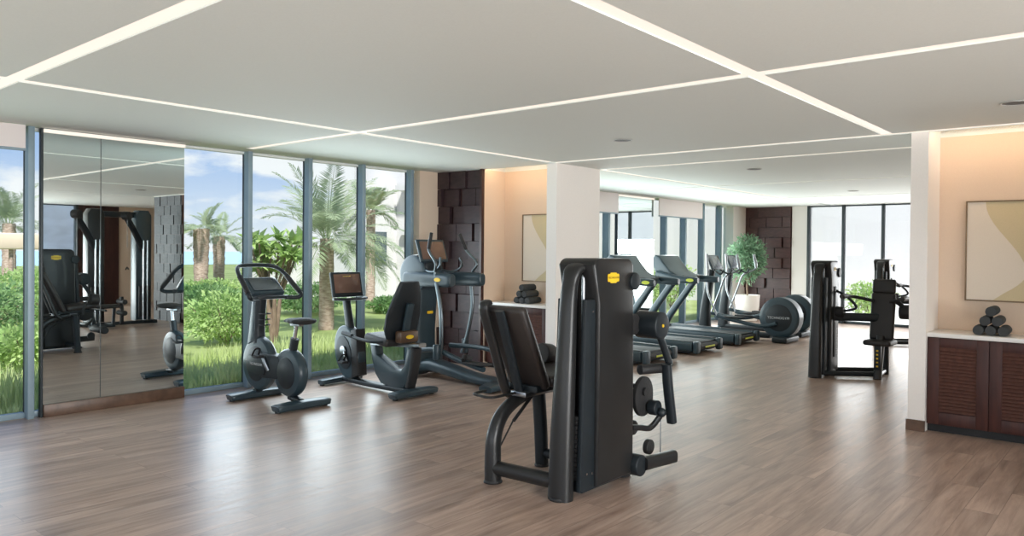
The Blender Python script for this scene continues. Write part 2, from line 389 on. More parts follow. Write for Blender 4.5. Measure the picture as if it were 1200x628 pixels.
# partition between the rooms (x 7.55 .. 8.50)
PX = 7.55
slab('wall_column', wallp, PX, 8.50, 5.93, 6.09, 0, HC)
slab('wall_pilaster', wallp, PX, 8.05, 1.645, 1.79, 0, HC)
slab('wall_niche_left', wallw, 8.02, 8.5, 6.09, 7.24, 0, HC+.128)
slab('wall_niche_right', wallw, 8.02, 8.5, 0.15, 1.645, 0, HC+.128)
slab('wall_pilaster_back', wallp, 8.05, 8.50, 1.645, 1.79, 0, HC)
slab('wall_panel_backing', darkwood, PX+.06, 8.5, 7.24, GX+.1, 0, HC)
slab('wall_panel_backing_right', darkwood, PX+.06, 8.5, -1.15, 0.15, 0, HC)
slab('wall_back', wallw, 8.9, 10.2, Y0-.2, Y0, 0, HC)
slab('wall_left', wallw, X0-.2, X0, 7.4, GX+.1, 0, HC)
slab('wall_back_panel', darkwood, 7.85, 8.9, Y0-.2, Y0+.05, 0, HC)
slab('wall_right', wallw, 8.5, X1, -1.35, -1.15, 0, HC)
slab('wall_gym_recess', darkwood, 10.2, 10.4, Y0, -1.15, 0, HC)
slab('baseboard_pilaster', plinth, PX-.018, PX, 1.64, 1.80, 0, .10)
slab('baseboard_column', plinth, PX-.018, PX, 5.925, 6.09, 0, .10)
slab('wall_far_end', wallp, X1-.05, X1+.15, 6.46, 6.86, 0, HC)
slab('wall_far_panel', darkwood, X1-.02, X1+.15, 6.86, GX+.1, 0, HC)

tilef = grain('red_brown_tile', (.050, .020, .018), (.085, .036, .033), (1, 3, 9), 3, .45)
tiles = grain('slate_tile', (.030, .030, .034), (.050, .050, .056), (1, 3, 9), 3, .6)
def tilewall(name, xf, y0, y1, cols, rows, depth=.05, m=tilem, seed=1, j=.003):
    """staggered relief blocks standing out of a backing"""
    rnd = random.Random(seed); b = MB(); W = (y1-y0)/cols; Hh = HC/rows
    for r in range(rows):
        for c in range(-1, cols+1):
            off = W*.5 if r % 2 else 0
            a = y0+c*W+off; e_ = a+W
            a, e_ = max(a, y0), min(e_, y1)
            if e_-a < .03: continue
            d = depth*rnd.choice((.25, .45, .8, 1.0))
            gap = .05 if (r+c) % 3 == 0 else 2*j
            b.bb(xf-d, xf+.01, a+.002, e_-gap, r*Hh+j, (r+1)*Hh-j)
    return struct(b.obj(name, m))
tilewall('wall_panel_relief', PX+.06, 7.24, GX-.02, 3, 11, .09, seed=3)
tilewall('wall_panel_relief_right', PX+.05, -1.15, 0.15, 4, 13, .012, tiles, seed=5)
tilewall('wall_far_relief', X1-.02, 6.88, GX-.05, 3, 11, .09, tilef, 8, .007)
slab('wall_niche_side', wallw, 7.56, 8.02, 7.232, 7.2405, 0, HC)
slab('trim_1', darkwood, PX-.04, PX+.015, 7.205, 7.245, 0, HC)

# ------------------------------------------------------------------ windows: frames, fins, panes
wn = [0]
def window(x0, x1, yy=GX, blind=None):
    """one glazed bay between x0 and x1 on the long facade"""
    wn[0] += 1
    f = MB(); f.bb(x0, x1, yy+.01, yy+.07, .0, .055, .004); h_ = MB().bb(x0, x1, yy+.01, yy+.07, HC-.03, HC, .004)
    o = struct(f.obj('window_%d' % wn[0], mullm)); h_.obj('head_rail', ceilm, o)
    g = MB().bb(x0+.002, x1-.002, yy+.034, yy+.042, .055, HC-.03).obj('pane', glassm, o)
    return o
tn = [1]
def fin(x, d=.085, wd=.054, yy=GX, z1=HC):
    tn[0] += 1
    a = MB(); a.bb(x-wd/2, x+wd/2, yy-d, yy+.02, 0, z1, .004)
    o = struct(a.obj('trim_%d' % tn[0], mullm))
    MB().bb(x-wd/2-.004, x+wd/2+.004, yy+.02, yy+.045, 0, z1, .003).obj('outer_cap', mulld if wd < .055 else mullm, o)
fx1 = [0.45, 2.46, 4.62, 5.42, 6.23, 7.06, 7.50]
for a, b_ in zip([-1.6]+fx1, fx1): window(a, b_)
for x in (-1.6, .45, 2.43, 4.62, 5.42, 6.23, 7.06): fin(x)
fx2 = [8.5, 9.4, 10.3, 11.1, 11.95, 12.22, 13.62, 14.1, 14.95, 15.8, 16.68, 17.45, X1]
for a, b_ in zip(fx2, fx2[1:]): window(a, b_)
for x in (9.4, 10.3, 11.1, 11.95, 14.1, 14.95, 15.8, 16.68): fin(x, .10, .06)
slab('wall_window_end', wallw, 7.18, PX+.06, GX-.1, GX+.1, 0, HC)
slab('wall_window_post', wallp, 17.2, 17.9, GX-.16, GX+.1, 0, HC)
slab('wall_facade_left', wallw, X0, -1.6, GX, GX+.15, 0, HC)
# end facade of the back room
def window_end(y0, y1):
    wn[0] += 1
    f = MB(); f.bb(X1+.01, X1+.07, y0, y1, 0, .055, .004); f.bb(X1+.01, X1+.07, y0, y1, HC-.03, HC, .004)
    o = struct(f.obj('window_%d' % wn[0], mulld))
    MB().bb(X1+.034, X1+.042, y0+.002, y1-.002, .055, HC-.03).obj('pane', glassm, o)
fy = [6.46, 5.66, 4.80, 3.90, 3.0, 2.0, 1.0, 0.0, -1.15]
for a, b_ in zip(fy, fy[1:]): window_end(b_, a)
for y in fy[:-1]:
    tn[0] += 1
    o = struct(MB().bb(X1-.08, X1+.02, y-.03, y+.03, 0, HC, .004).obj('trim_%d' % tn[0], mulld))
# side bay in the back of the front room (seen in the mirror): glazed
for a, b_ in zip([X0, -1.2, .6, 2.4, 4.2, 6.0], [-1.2, .6, 2.4, 4.2, 6.0, 7.85]):
    wn[0] += 1
    f = MB(); f.bb(a, b_, Y0-.07, Y0-.01, 0, .055, .004); f.bb(a, b_, Y0-.07, Y0-.01, HC-.03, HC, .004); f.bb(b_-.06, b_, Y0-.06, Y0+.10, .0, HC, .004)
    o = struct(f.obj('window_%d' % wn[0], mulld))
    MB().bb(a, b_-.06, Y0-.042, Y0-.034, .055, HC-.03).obj('pane', glassm, o)
for a, b_ in zip([Y0, -4.1, -1.8, .5, 2.8, 5.1], [-4.1, -1.8, .5, 2.8, 5.1, 7.4]):  # unseen left wall windows, put in to go with the added fill lamp
    wn[0] += 1
    f = MB(); f.bb(X0-.07, X0-.01, a, b_, 0, .055, .004); f.bb(X0-.07, X0-.01, a, b_, HC-.03, HC, .004); f.bb(X0-.06, X0+.10, b_-.06, b_, .0, HC, .004)
    o = struct(f.obj('window_%d' % wn[0], mulld))
    MB().bb(X0-.042, X0-.034, a, b_-.06, .055, HC-.03).obj('pane', glassm, o)

# blinds
def blind(x0, x1, zb, label):
    o = MB().bb(x0, x1, GX-.16, GX-.145, zb, HC-.005, .002).obj('roller_blind', blindm)
    tag(o, label, 'blind', 'half rolled window blinds')
    MB().cyl((x0, GX-.1525, zb), (x1, GX-.1525, zb), .014, seg=10).obj('bottom_bar', mullm, o)
blind(-1.0, 2.36, 2.50, 'pale roller blind rolled up at the far left window beside the tall mirror')
blind(11.2, 12.16, 2.34, 'pale roller blind left of the mirror in the back room')
blind(13.68, 15.6, 2.36, 'pale roller blind right of the mirror in the back room')

# mirrors
def wall_mirror(x0, x1, yf, label, plinth_h=.118, seam=None):
    t = thing('wall_mirror', label, 'mirror', ((x0+x1)/2, yf, 0))
    hw = (x1-x0)/2
    MB().bb(-hw, hw, .0, .02, plinth_h, HC-.005).obj('mirror_glass', mirrorm, t)
    MB().bb(-hw, hw, .021, GX-yf-.002 if GX-yf > .03 else .05, .0, HC-.005).obj('backing', mulld, t)
    MB().bb(-hw, hw, -.03, .02, 0, plinth_h, .004).obj('plinth', plinth, t)
    if seam: MB().bb(-hw+seam-.003, -hw+seam+.003, -.002, .001, plinth_h, HC-.045).obj('panel_seam', mulld, t)
    MB().bb(-hw, hw, -.03, -.001, HC-.042, HC-.012, .003).obj('top_light', stripm, t)
    MB().bb(-hw-.022, -hw, -.005, .05, plinth_h*0, HC-.005, .003).obj('edge_trim', mulld, t)
    return t
wall_mirror(2.53, 3.86, 8.13, 'tall floor to ceiling mirror on a brown wooden plinth between the left windows', seam=.50)
wall_mirror(12.27, 13.60, 8.13, 'narrow floor to ceiling mirror behind the treadmills in the back room')

# ------------------------------------------------------------------ cabinets, worktops, pictures, towels, ceiling fittings
def louvre_cabinet(y0, y1, ndoor, label, xf=7.60):
    t = thing('louvred_cabinet', label, 'cabinet', (xf, (y0+y1)/2, 0)); h = (y1-y0)/2
    MB().bb(.022, .40, -h, h, .07, .865).obj('body', cabwood, t)
    MB().bb(.05, .40, -h, h, 0, .07).obj('toe_kick', black, t)
    dw = 2*h/ndoor
    for k in range(ndoor):
        a, b_ = h-(k+1)*dw+.003, h-k*dw-.003; z0, z1 = .075, .860
        f = MB(); st = .095
        f.bb(0, .022, a, a+st, z0, z1, .002); f.bb(0, .022, b_-st, b_, z0, z1, .002)
        f.bb(0, .022, a+st, b_-st, z0, z0+.11, .002); f.bb(0, .022, a+st, b_-st, z1-.08, z1, .002)
        d = f.obj('door', cabwood, t)
        l = MB(); n = 19; zz0, zz1 = z0+.115, z1-.085
        for i in range(n):
            z = zz0+(i+.5)*(zz1-zz0)/n
            l.box((.011, (a+b_)/2, z), (.005, b_-a-2*st, (zz1-zz0)/n*1.15), 0, Matrix.Rotation(math.radians(38), 3, 'Y'))
        l.bb(.017, .022, a+st, b_-st, zz0, zz1)
        l.obj('louvre_panel', cabslat, d)
    return t
louvre_cabinet(.16, 1.642, 3, 'dark red wooden louvred cabinet under the white counter beside the right pilaster')
louvre_cabinet(6.093, 7.20, 2, 'dark red louvred cabinet in the left niche behind the leg machine')
def counter(y0, y1, label):
    tag(MB().bb(7.575, 8.018, y0, y1, .867, .905, .004).obj('marble_countertop', marble), label, 'countertop')
counter(.153, 1.643, 'white marble countertop carrying rolled towels at the right edge')
counter(6.092, 7.203, 'white marble countertop carrying the stack of towels in the left niche')

def picture(y0, y1, z0, z1, label, flip=1):
    t = thing('framed_picture', label, 'picture', (8.018, (y0+y1)/2, z0)); h = (y1-y0)/2; H = z1-z0
    f = MB(); q = .012
    f.bb(-.035, 0, -h, -h+q, 0, H, .002); f.bb(-.035, 0, h-q, h, 0, H, .002); f.bb(-.035, 0, -h+q, h-q, 0, q, .002); f.bb(-.035, 0, -h+q, h-q, H-q, H, .002)
    f.obj('frame', framem, t)
    MB().bb(-.022, -.002, -h+q, h-q, q, H-q).obj('canvas', mat('canvas_ochre', (.62, .52, .33), .8, bump=(200, .2), var=(3, .04)), t)
    # cream wave shape in front of the ochre ground: an s-shaped boundary
    pts = [(h-q, q), (h-q, H-q)]
    n = 26; edge = []
    for k in range(n+1):
        v = k/n; z = H-q-v*(H-2*q)
        yb_ = h-.16-.33*math.sin(min(1, v*1.08)*PI*.62)**2-.0
        if v > .72: yb_ += .22*((v-.72)/.28)**1.6
        edge.append((yb_, z))
    pts += edge
    c = MB(); c.prism(pts, 'x', -.0225-.001, -.0222); c.obj('cream_shape', mat('canvas_cream', (.74, .66, .56), .8, bump=(200, .2), var=(3, .03)), t)
    return t
picture(.66, 1.415, 1.19, 2.115, 'square framed abstract picture of a cream wave on ochre above the right cabinet')
picture(6.12, 6.875, 1.19, 2.115, 'framed cream and ochre picture in the left niche, half hidden by the column')

def towel_roll(name='rolled_towel'):
    """one towel rolled up, spiral end at -x"""
    b = MB(); n = 60; R0 = .0435; sec = []
    L = .27; prof = []
    turns = 3.2
    b.lathe([(.002, -L/2), (.030, -L/2+.001), (.041, -L/2+.002), (R0, -L/2+.010), (R0+.001, 0), (R0, L/2-.010), (.041, L/2-.002), (.002, L/2)], axis='x', seg=28)
    for v in b.bm.verts:
        p = v.co.copy(); k = 1+.05*noise.noise(p*14)
        v.co.y *= k*1.03; v.co.z *= k*.97
    o = b.obj(name, towelm)
    # the spiral fold on each end
    s = MB()
    for sx in (-1, 1):
        pts = []
        for i in range(40):
            a = i/39*turns*2*PI; r = .006+.034*i/39
            pts.append((sx*(L/2-.001), r*math.cos(a), r*math.sin(a)))
        s.sweep(pts, .0022, seg=5, n=1, smooth=False)
    s.sweep([(-L/2+.01, .020, .0375), (0, .021, .038), (L/2-.01, .020, .0375)], .003, seg=6)
    s.obj('rolled_fold', mat('towel_fold', (.10, .105, .11), .95, var=(30, .2)), o)
    return o
proto = None
def towel_stack(cx, cy, rz, who, grp):
    global proto
    names = ['bottom row nearest the room end', 'bottom row middle', 'bottom row far end', 'middle row first', 'middle row second', 'crowning']
    lab = {'r': ['rolled dark towel at the left end of the bottom row, right counter', 'rolled dark towel in the middle of the bottom row, right counter', 'rolled dark towel at the right end of the bottom row, right counter',
                 'left rolled dark towel of the second row, right counter', 'right rolled dark towel of the second row, right counter', 'single rolled dark towel crowning the pyramid on the right counter'],
           'l': ['rolled dark towel at the left end of the bottom layer, left niche counter', 'rolled dark towel in the middle of the bottom layer, left niche counter', 'rolled dark towel at the right front of the bottom layer, left niche counter',
                 'left rolled dark towel of the second layer, left niche counter', 'right rolled dark towel of the second layer, left niche counter', 'single dark towel topping the stack in the left niche']}[who]
    k = 0
    for row, n in enumerate((3, 2, 1)):
        for i in range(n):
            off = ((n-1)/2-i)*.0945
            x = cx-math.sin(rz)*off; y = cy+math.cos(rz)*off; z = .905+.0440+row*.0845
            if proto is None:
                proto = towel_roll(); o = proto; o.location = (x, y, z); o.rotation_euler = (0, 0, rz); tag(o, lab[k], 'towel', grp)
            else:
                o = copy_tree(proto, (x, y, z), rz, lab[k], grp)
            o.rotation_euler = (random.uniform(-.6, .6), 0, rz+random.uniform(-.03, .03)); k += 1
towel_stack(7.79, 1.155, .05, 'r', 'rolled towels on the right counter')
towel_stack(7.79, 6.60, .02, 'l', 'rolled towels on the left niche counter')

def downlight(x, y, label):
    t = thing('ceiling_speaker', label, 'ceiling speaker', (x, y, HC), 0, 'round ceiling speakers')
    MB().lathe([(.085, 0), (.098, -.003), (.100, -.006), (.097, -.008), (.085, -.006), (.084, 0)], seg=40).obj('rim', mat('rim_white', (.6, .6, .58), .5, var=(4, .05)), t)
    MB().lathe([(.001, -.004), (.086, -.004), (.086, 0), (.001, 0)], seg=40).obj('grille', mat('grille_grey', (.16, .16, .16), .6, bump=(300, .5)), t)
downlight(6.37, 4.17, 'round recessed grey ceiling speaker in the middle of the front room ceiling')
downlight(9.60, 4.20, 'round grey ceiling speaker just beyond the opening')
downlight(13.92, 4.24, 'round grey ceiling speaker far back above the end windows')
downlight(6.47, .84, 'round grey ceiling speaker cut by the right picture edge')

# warm cove light hidden above the ceiling edge in each niche
for y0, y1, nm in ((.17, 1.63, 'warm cove light hidden above the right niche with the large picture'), (6.11, 7.22, 'warm cove light hidden above the left niche')):
    o = MB().bb(7.63, 7.66, y0, y1, HC+.075, HC+.09).obj('cove_light', mat('cove_diffuser', (1, 1, 1), .6, emit=(1.0, .66, .40), estr=13, var=(1, .01)))
    tag(o, nm, 'cove light')

# ------------------------------------------------------------------ machines
def tower(t, side=1, h=1.57, L=.75, D=.30, tagc=True):
    """weight stack tower; runs along x from 0 to L, thickness D in y, curved leading post at x=0; side = y sign of the closed cover"""
    p = MB()
    p.sweep([(.02, 0, .0), (.035, 0, .45), (.065, 0, .95), (.085, 0, 1.27), (.105, 0, h-.16), (.145, 0, h-.075), (.27, 0, h-.055)], [.062, .058, .050, .042, .036, .034, .034], [.085, .080, .066, .058, .055, .07, .09], seg=20, power=2.8)
    p.obj('front_post', paint, t)
    MB().lathe([(.01, 0), (.075, 0), (.078, .010), (.072, .022), (.01, .022)], (.02, 0, 0), 28).obj('foot', black, t)
    MB().sweep([(L-.02, 0, 0), (L-.03, 0, .6), (L-.05, 0, 1.2), (L-.09, 0, h-.12), (L-.17, 0, h-.05)], .035, .07, seg=14, power=3).obj('rear_post', slate2, t)
    MB().lathe([(.01, 0), (.07, 0), (.073, .01), (.066, .02), (.01, .02)], (L-.02, 0, 0), 28).obj('foot', black, t)
    # closed covers on both faces
    c = MB(); y = D/2
    c.prism([(.075, .05), (.26, .05), (.26, 1.30), (.125, 1.30)], 'y', y-.07, y-.03, .008)
    c.prism([(.075, .05), (.26, .05), (.26, 1.30), (.125, 1.30)], 'y', -y+.03, -y+.07, .008)
    c.obj('side_panel', slate2, t)
    m = MB()
    prof = [(.225, .06), (L-.085, .06), (L-.09, .8), (L-.105, h-.09)]+arc((L-.175, h-.07), .07, 0, PI/2, 6)+arc((.235, h-.08), .08, PI/2, PI*.86, 6)+[(.205, 1.35), (.222, 1.27)]
    m.prism(prof, 'y', -y, y, .018, 3)
    m.obj('centre_cover', paint, t)
    MB().bb(.12, L-.06, -.10, .10, .03, .10, .01).obj('base_beam', slate2, t)
    # weight plates and guide rods seen in the open notch
    r = MB()
    for yy in (-.045, .045): r.cyl((.19, yy, .1), (.19, yy, h-.06), .012, seg=14)
    r.obj('guide_rods', steel, t)
    w_ = MB()
    for k in range(14): w_.bb(.09, .22, -.075, .075, .12+k*.03, .147+k*.03, .003)
    w_.obj('weight_plates', black, t)
    sc = MB()
    for zz, xx in ((1.22, .195), (.16, .14), (.155, .20)):
        for s in (-1, 1): sc.cyl((xx, s*(y-.034), zz), (xx, s*(y-.026), zz), .008, seg=10)
    sc.obj('screws', chrome, t)
    MB().cyl((L-.10, -y-.015, h-.16), (L-.10, y+.015, h-.16), .062, seg=28, bev=.008).obj('pulley_cover', slate2, t)
    if tagc:
        badge(t, (.385, -y-.001, h-.13), (PI/2, 0, 0), .135, .07)
        badge(t, (.385, y+.001, h-.13), (PI/2, 0, PI), .135, .07)
def bench_frame(t, yc, x0, x1, zt=.5, s=1):
    """curved rear tube at x0, straight leg at x1, joined by floor tubes to the tower line (y=0)"""
    MB().sweep([(x0, yc, .0), (x0-.004, yc, .16), (x0+.01, yc, .33), (x0+.09, yc, .46), (x0+.24, yc, .54), (x0+.42, yc, .58)], [.056, .055, .053, .05, .046, .04], [.056, .055, .05, .045, .04, .036], seg=18, power=2.4).obj('curved_leg', paint, t)
    MB().lathe([(.01, 0), (.064, 0), (.067, .008), (.06, .02), (.01, .02)], (x0, yc, 0), 28).obj('foot', black, t)
    MB().sweep([(x1, yc, .02), (x1-.02, yc, .3), (x1-.05, yc, .58)], .04, .05, seg=14, power=3).obj('front_leg', slate2, t)
    MB().lathe([(.01, 0), (.055, 0), (.057, .008), (.05, .02), (.01, .02)], (x1, yc, 0), 24).obj('foot', black, t)
    MB().cyl((x0, yc, .105), (x0+.03, 0, .105), .05, seg=18).obj('floor_tube', paint, t)
    MB().cyl((x1, yc, .10), (x1, 0, .10), .036, seg=16).obj('floor_tube', slate2, t)
def padbox(name, t, c, d, tilt, m=pad, bev=.03):
    """cushion: c centre, d size (x thickness, y width, z height), tilt about y (radians)"""
    R_ = Matrix.Rotation(tilt, 3, 'Y')
    return MB().box(c, d, bev, R_, 4).obj(name, m, t)

def leg_machine(loc, label):
    t = thing('leg_extension_machine', label, 'weight machine', loc)
    tower(t)
    yc = .58
    bench_frame(t, yc, .0, .54)
    # backrest leaning back (top towards -x)
    a = math.atan2(.32, .62)
    bk = padbox('backrest', t, (.185, yc-.06, .93), (.075, .36, .66), -a*.95, padb, .035)
    MB().sweep([(.025, yc+.085, 1.25), (-.015, yc+.085, 1.20), (.10, yc+.085, .90), (.21, yc+.085, .62), (.28, yc+.085, .55)], .042, .022, seg=12, power=3).obj('back_frame', paint, t)
    MB().sweep([(-.015, yc-.06, 1.20), (.09, yc-.06, .92), (.20, yc-.06, .62)], .04, .018, seg=12, power=3).obj('back_spine', slate2, t)
    padbox('seat', t, (.56, yc-.06, .70), (.42, .38, .085), math.radians(-6), padb, .035)
    MB().box((.46, yc-.06, .632), (.44, .26, .05), .01).obj('seat_pan', slate2, t)
    MB().box((.36, yc-.06, .595), (.34, .14, .04), .01).obj('slide_rail', steel, t)
    MB().sweep([(.10, yc+.17, .605), (-.02, yc+.17, .60), (-.05, yc+.09, .60), (-.05, yc-.02, .60), (.10, yc-.03, .60), (.2, yc-.03, .6)], .010, seg=10).obj('adjust_handle', paint, t)
    MB().cyl((.00, yc+.01, .135), (.20, yc-.02, .42), .006, seg=10).cyl((.19, yc-.02, .40), (.42, yc-.03, .585), .013, seg=12).obj('gas_spring', black, t)
    g = MB(); g.cyl((.50, yc+.19, .60), (.50, yc+.30, .62), .012); g.cyl((.50, yc+.30, .60), (.53, yc+.31, .78), .018, seg=14); g.obj('grip', black, t)
    g = MB(); g.cyl((.50, .16, .60), (.50, .30, .60), .016); g.bb(.40, .56, .20, .34, .48, .51, .01); g.obj('side_bracket', slate2, t)
    # movement arm on the far end of the tower
    yo = -.10
    MB().cyl((.72, yo-.02, 1.10), (.72, yo+.12, 1.10), .075, seg=28, bev=.01).obj('pivot_disc', black, t)
    p = MB().cyl((.86, yo-.16, 1.09), (.86, yo+.04, 1.09), .098, seg=36, bev=.012).obj('pivot_drum', slate2, t)
    MB().cyl((.78, yo-.02, 1.09), (.88, yo-.02, 1.09), .055, seg=20).obj('pivot_hub', black, p)
    MB().cyl((.86, yo-.165, 1.09), (.86, yo-.16, 1.09), .012, seg=14).obj('centre_screw', yellow, p)
    arm = MB().sweep([(.86, yo-.12, 1.05), (.95, yo-.12, .92), (1.04, yo-.12, .78)], .020, .030, seg=12, power=3).obj('movement_arm', slate2, t)
    MB().cyl((.78, yo-.02, .77), (1.04, yo-.10, .765), .036, seg=20, bev=.006).obj('cross_tube', black, arm)
    MB().sweep([(.97, yo-.13, .80), (1.00, yo-.13, .62), (1.06, yo-.13, .36)], .030, .036, seg=14, power=3).obj('counter_arm', slate2, arm)
    cam_ = MB(); pts = []
    for k in range(30):
        a_ = 2*PI*k/30; r_ = .125+.035*math.cos(a_+1.2)
        pts.append((.86+r_*math.cos(a_)*.95, .60+r_*1.15*math.sin(a_)))
    cam_.prism(pts, 'y', yo-.01, yo+.025, .006); cam_.cyl((.86, yo-.03, .60), (.86, yo+.04, .60), .03)
    cam_.obj('cam_plate', black, t)
    k_ = MB(); k_.cyl((.93, yo-.09, .48), (.93, yo-.02, .48), .055, seg=24, bev=.008); k_.ball((.94, yo-.11, .45), .035); k_.obj('locking_knob', slate2, t)
    MB().sweep([(.72, yo, .36), (.80, yo-.02, .35), (.90, yo-.04, .335), (.98, yo-.06, .39), (1.02, yo-.07, .44)], .016, .022, seg=10, power=3).obj('lever', paint, t)
    MB().cyl((1.00, yo-.07, .14), (1.00, yo-.07, .45), .004, seg=8).obj('cable', steel, t)
    MB().cyl((.965, yo-.01, .175), (.965, yo+.03, .175), .055, seg=24, bev=.006).obj('pulley_wheel', black, t)
    r_ = MB().sweep([(.74, yo-.09, .115), (1.06, yo-.15, .115)], .036, .045, seg=16, power=3.5).obj('lower_bracket', paint, t)
    MB().cyl((.70, yo-.10, .11), (.70, yo+.0, .11), .075, seg=26, bev=.01).obj('lower_disc', slate2, t)
    # shin roller towards the seat
    MB().cyl((.95, .02, .30), (.95, .52, .30), .055, seg=24, bev=.012).obj('shin_roller', black, t)
    MB().cyl((.92, -.06, .62), (.92, .62, .62), .018, seg=12).cyl((.92, .26, .62), (.95, .26, .30), .016, seg=12).obj('roller_arm', slate2, t)
    MB().cyl((.66, .70, .82), (.78, .70, .80), .085, seg=28, bev=.012).obj('thigh_pad', pad, t)
    MB().cyl((.66, .62, .64), (.70, .70, .80), .018, seg=12).obj('thigh_pad_post', slate2, t)
    return t
leg_machine((3.87, 3.00, 0), 'black leg extension machine with yellow badge standing nearest the camera')

def press_machine(loc, label, rz=0):
    t = thing('shoulder_press_machine', label, 'weight machine', loc, rz)
    tower(t, h=1.52, L=.62, D=.26, tagc=False)
    badge(t, (.36, -.131, 1.41), (PI/2, 0, 0), .10, .05)
    MB().bb(.32, .39, -.140, -.128, .25, 1.18, .004).obj('stack_slot', black, t)
    text(t, 'TECHNOGYM', .055, (.46, -.1318, .45), (PI/2, -PI/2, 0), whitel)
    yc = -.66
    MB().cyl((.10, -.08, .055), (.50, yc, .055), .032, seg=14).obj('floor_tube', slate2, t)
    MB().cyl((.56, -.08, .055), (.92, yc+.1, .055), .030, seg=14).obj('floor_tube', slate2, t)
    MB().sweep([(.42, yc, 0), (.50, yc, .30), (.56, yc, .55)], .045, .05, seg=14, power=3).obj('seat_post', paint, t)
    MB().sweep([(.95, yc+.05, 0), (.93, yc+.05, .5), (.80, yc+.02, 1.0)], .04, .05, seg=14, power=3).obj('rear_upright', slate2, t)
    MB().cyl((.42, yc-.0, .05), (.95, yc+.05, .05), .03, seg=12).obj('floor_link', steel, t)
    MB().sweep([(.30, 0, .78), (.45, -.25, .78), (.62, yc+.05, .78)], .04, .055, seg=14, power=4).obj('cross_beam', slate2, t)
    padbox('backrest', t, (.62, yc, .80), (.07, .30, .62), math.radians(8), pad, .035)
    padbox('headrest', t, (.68, yc, 1.19), (.07, .29, .19), math.radians(8), pad, .035)
    padbox('seat', t, (.52, yc, .47), (.36, .34, .07), 0, pad, .03)
    st = MB().bb(.40, .46, yc-.04, yc+.04, .12, .44, .004).obj('scale_plate', slate2, t)
    y_ = MB()
    for k in range(5): y_.bb(.398, .400, yc-.012, yc+.012, .16+k*.05, .18+k*.05)
    y_.obj('scale_marks', yellow, st)
    for s, nm in ((-1, ''), (1, '')):
        h = MB().sweep([(.56, yc+s*.10, 1.00), (.55, yc+s*.24, 1.03), (.48, yc+s*.34, 1.05), (.20, yc+s*.36, 1.07), (.12, yc+s*.34, 1.05)], .022, seg=12).obj('press_arm', black, t)
        MB().cyl((.30, yc+s*.36, 1.065), (.10, yc+s*.36, 1.065), .03, seg=16, bev=.006).obj('grip', pad, h)
    MB().sweep([(.45, -.12, 1.12), (.36, -.30, 1.04), (.42, -.38, .90), (.40, -.10, .84)], .017, seg=10).obj('linkage', slate2, t)
    MB().cyl((.40, -.13, .84), (.40, -.24, .84), .075, seg=26, bev=.01).obj('pivot', black, t)
    MB().cyl((.78, yc-.17, .86), (.78, yc-.30, .86), .095, seg=30, bev=.015).obj('counterweight', black, t)
    MB().sweep([(.66, yc-.12, 1.02), (.72, yc-.20, .95), (.78, yc-.24, .86)], .022, .03, seg=10, power=3).obj('counterweight_arm', slate2, t)
    return t
pm = press_machine((9.86, 3.46, 0), 'black shoulder press machine with seat in the middle of the back room')
copy_tree(pm, (14.1, 3.85, 0), 0.0, 'rearmost weight machine, half hidden behind the pilaster near the end windows')

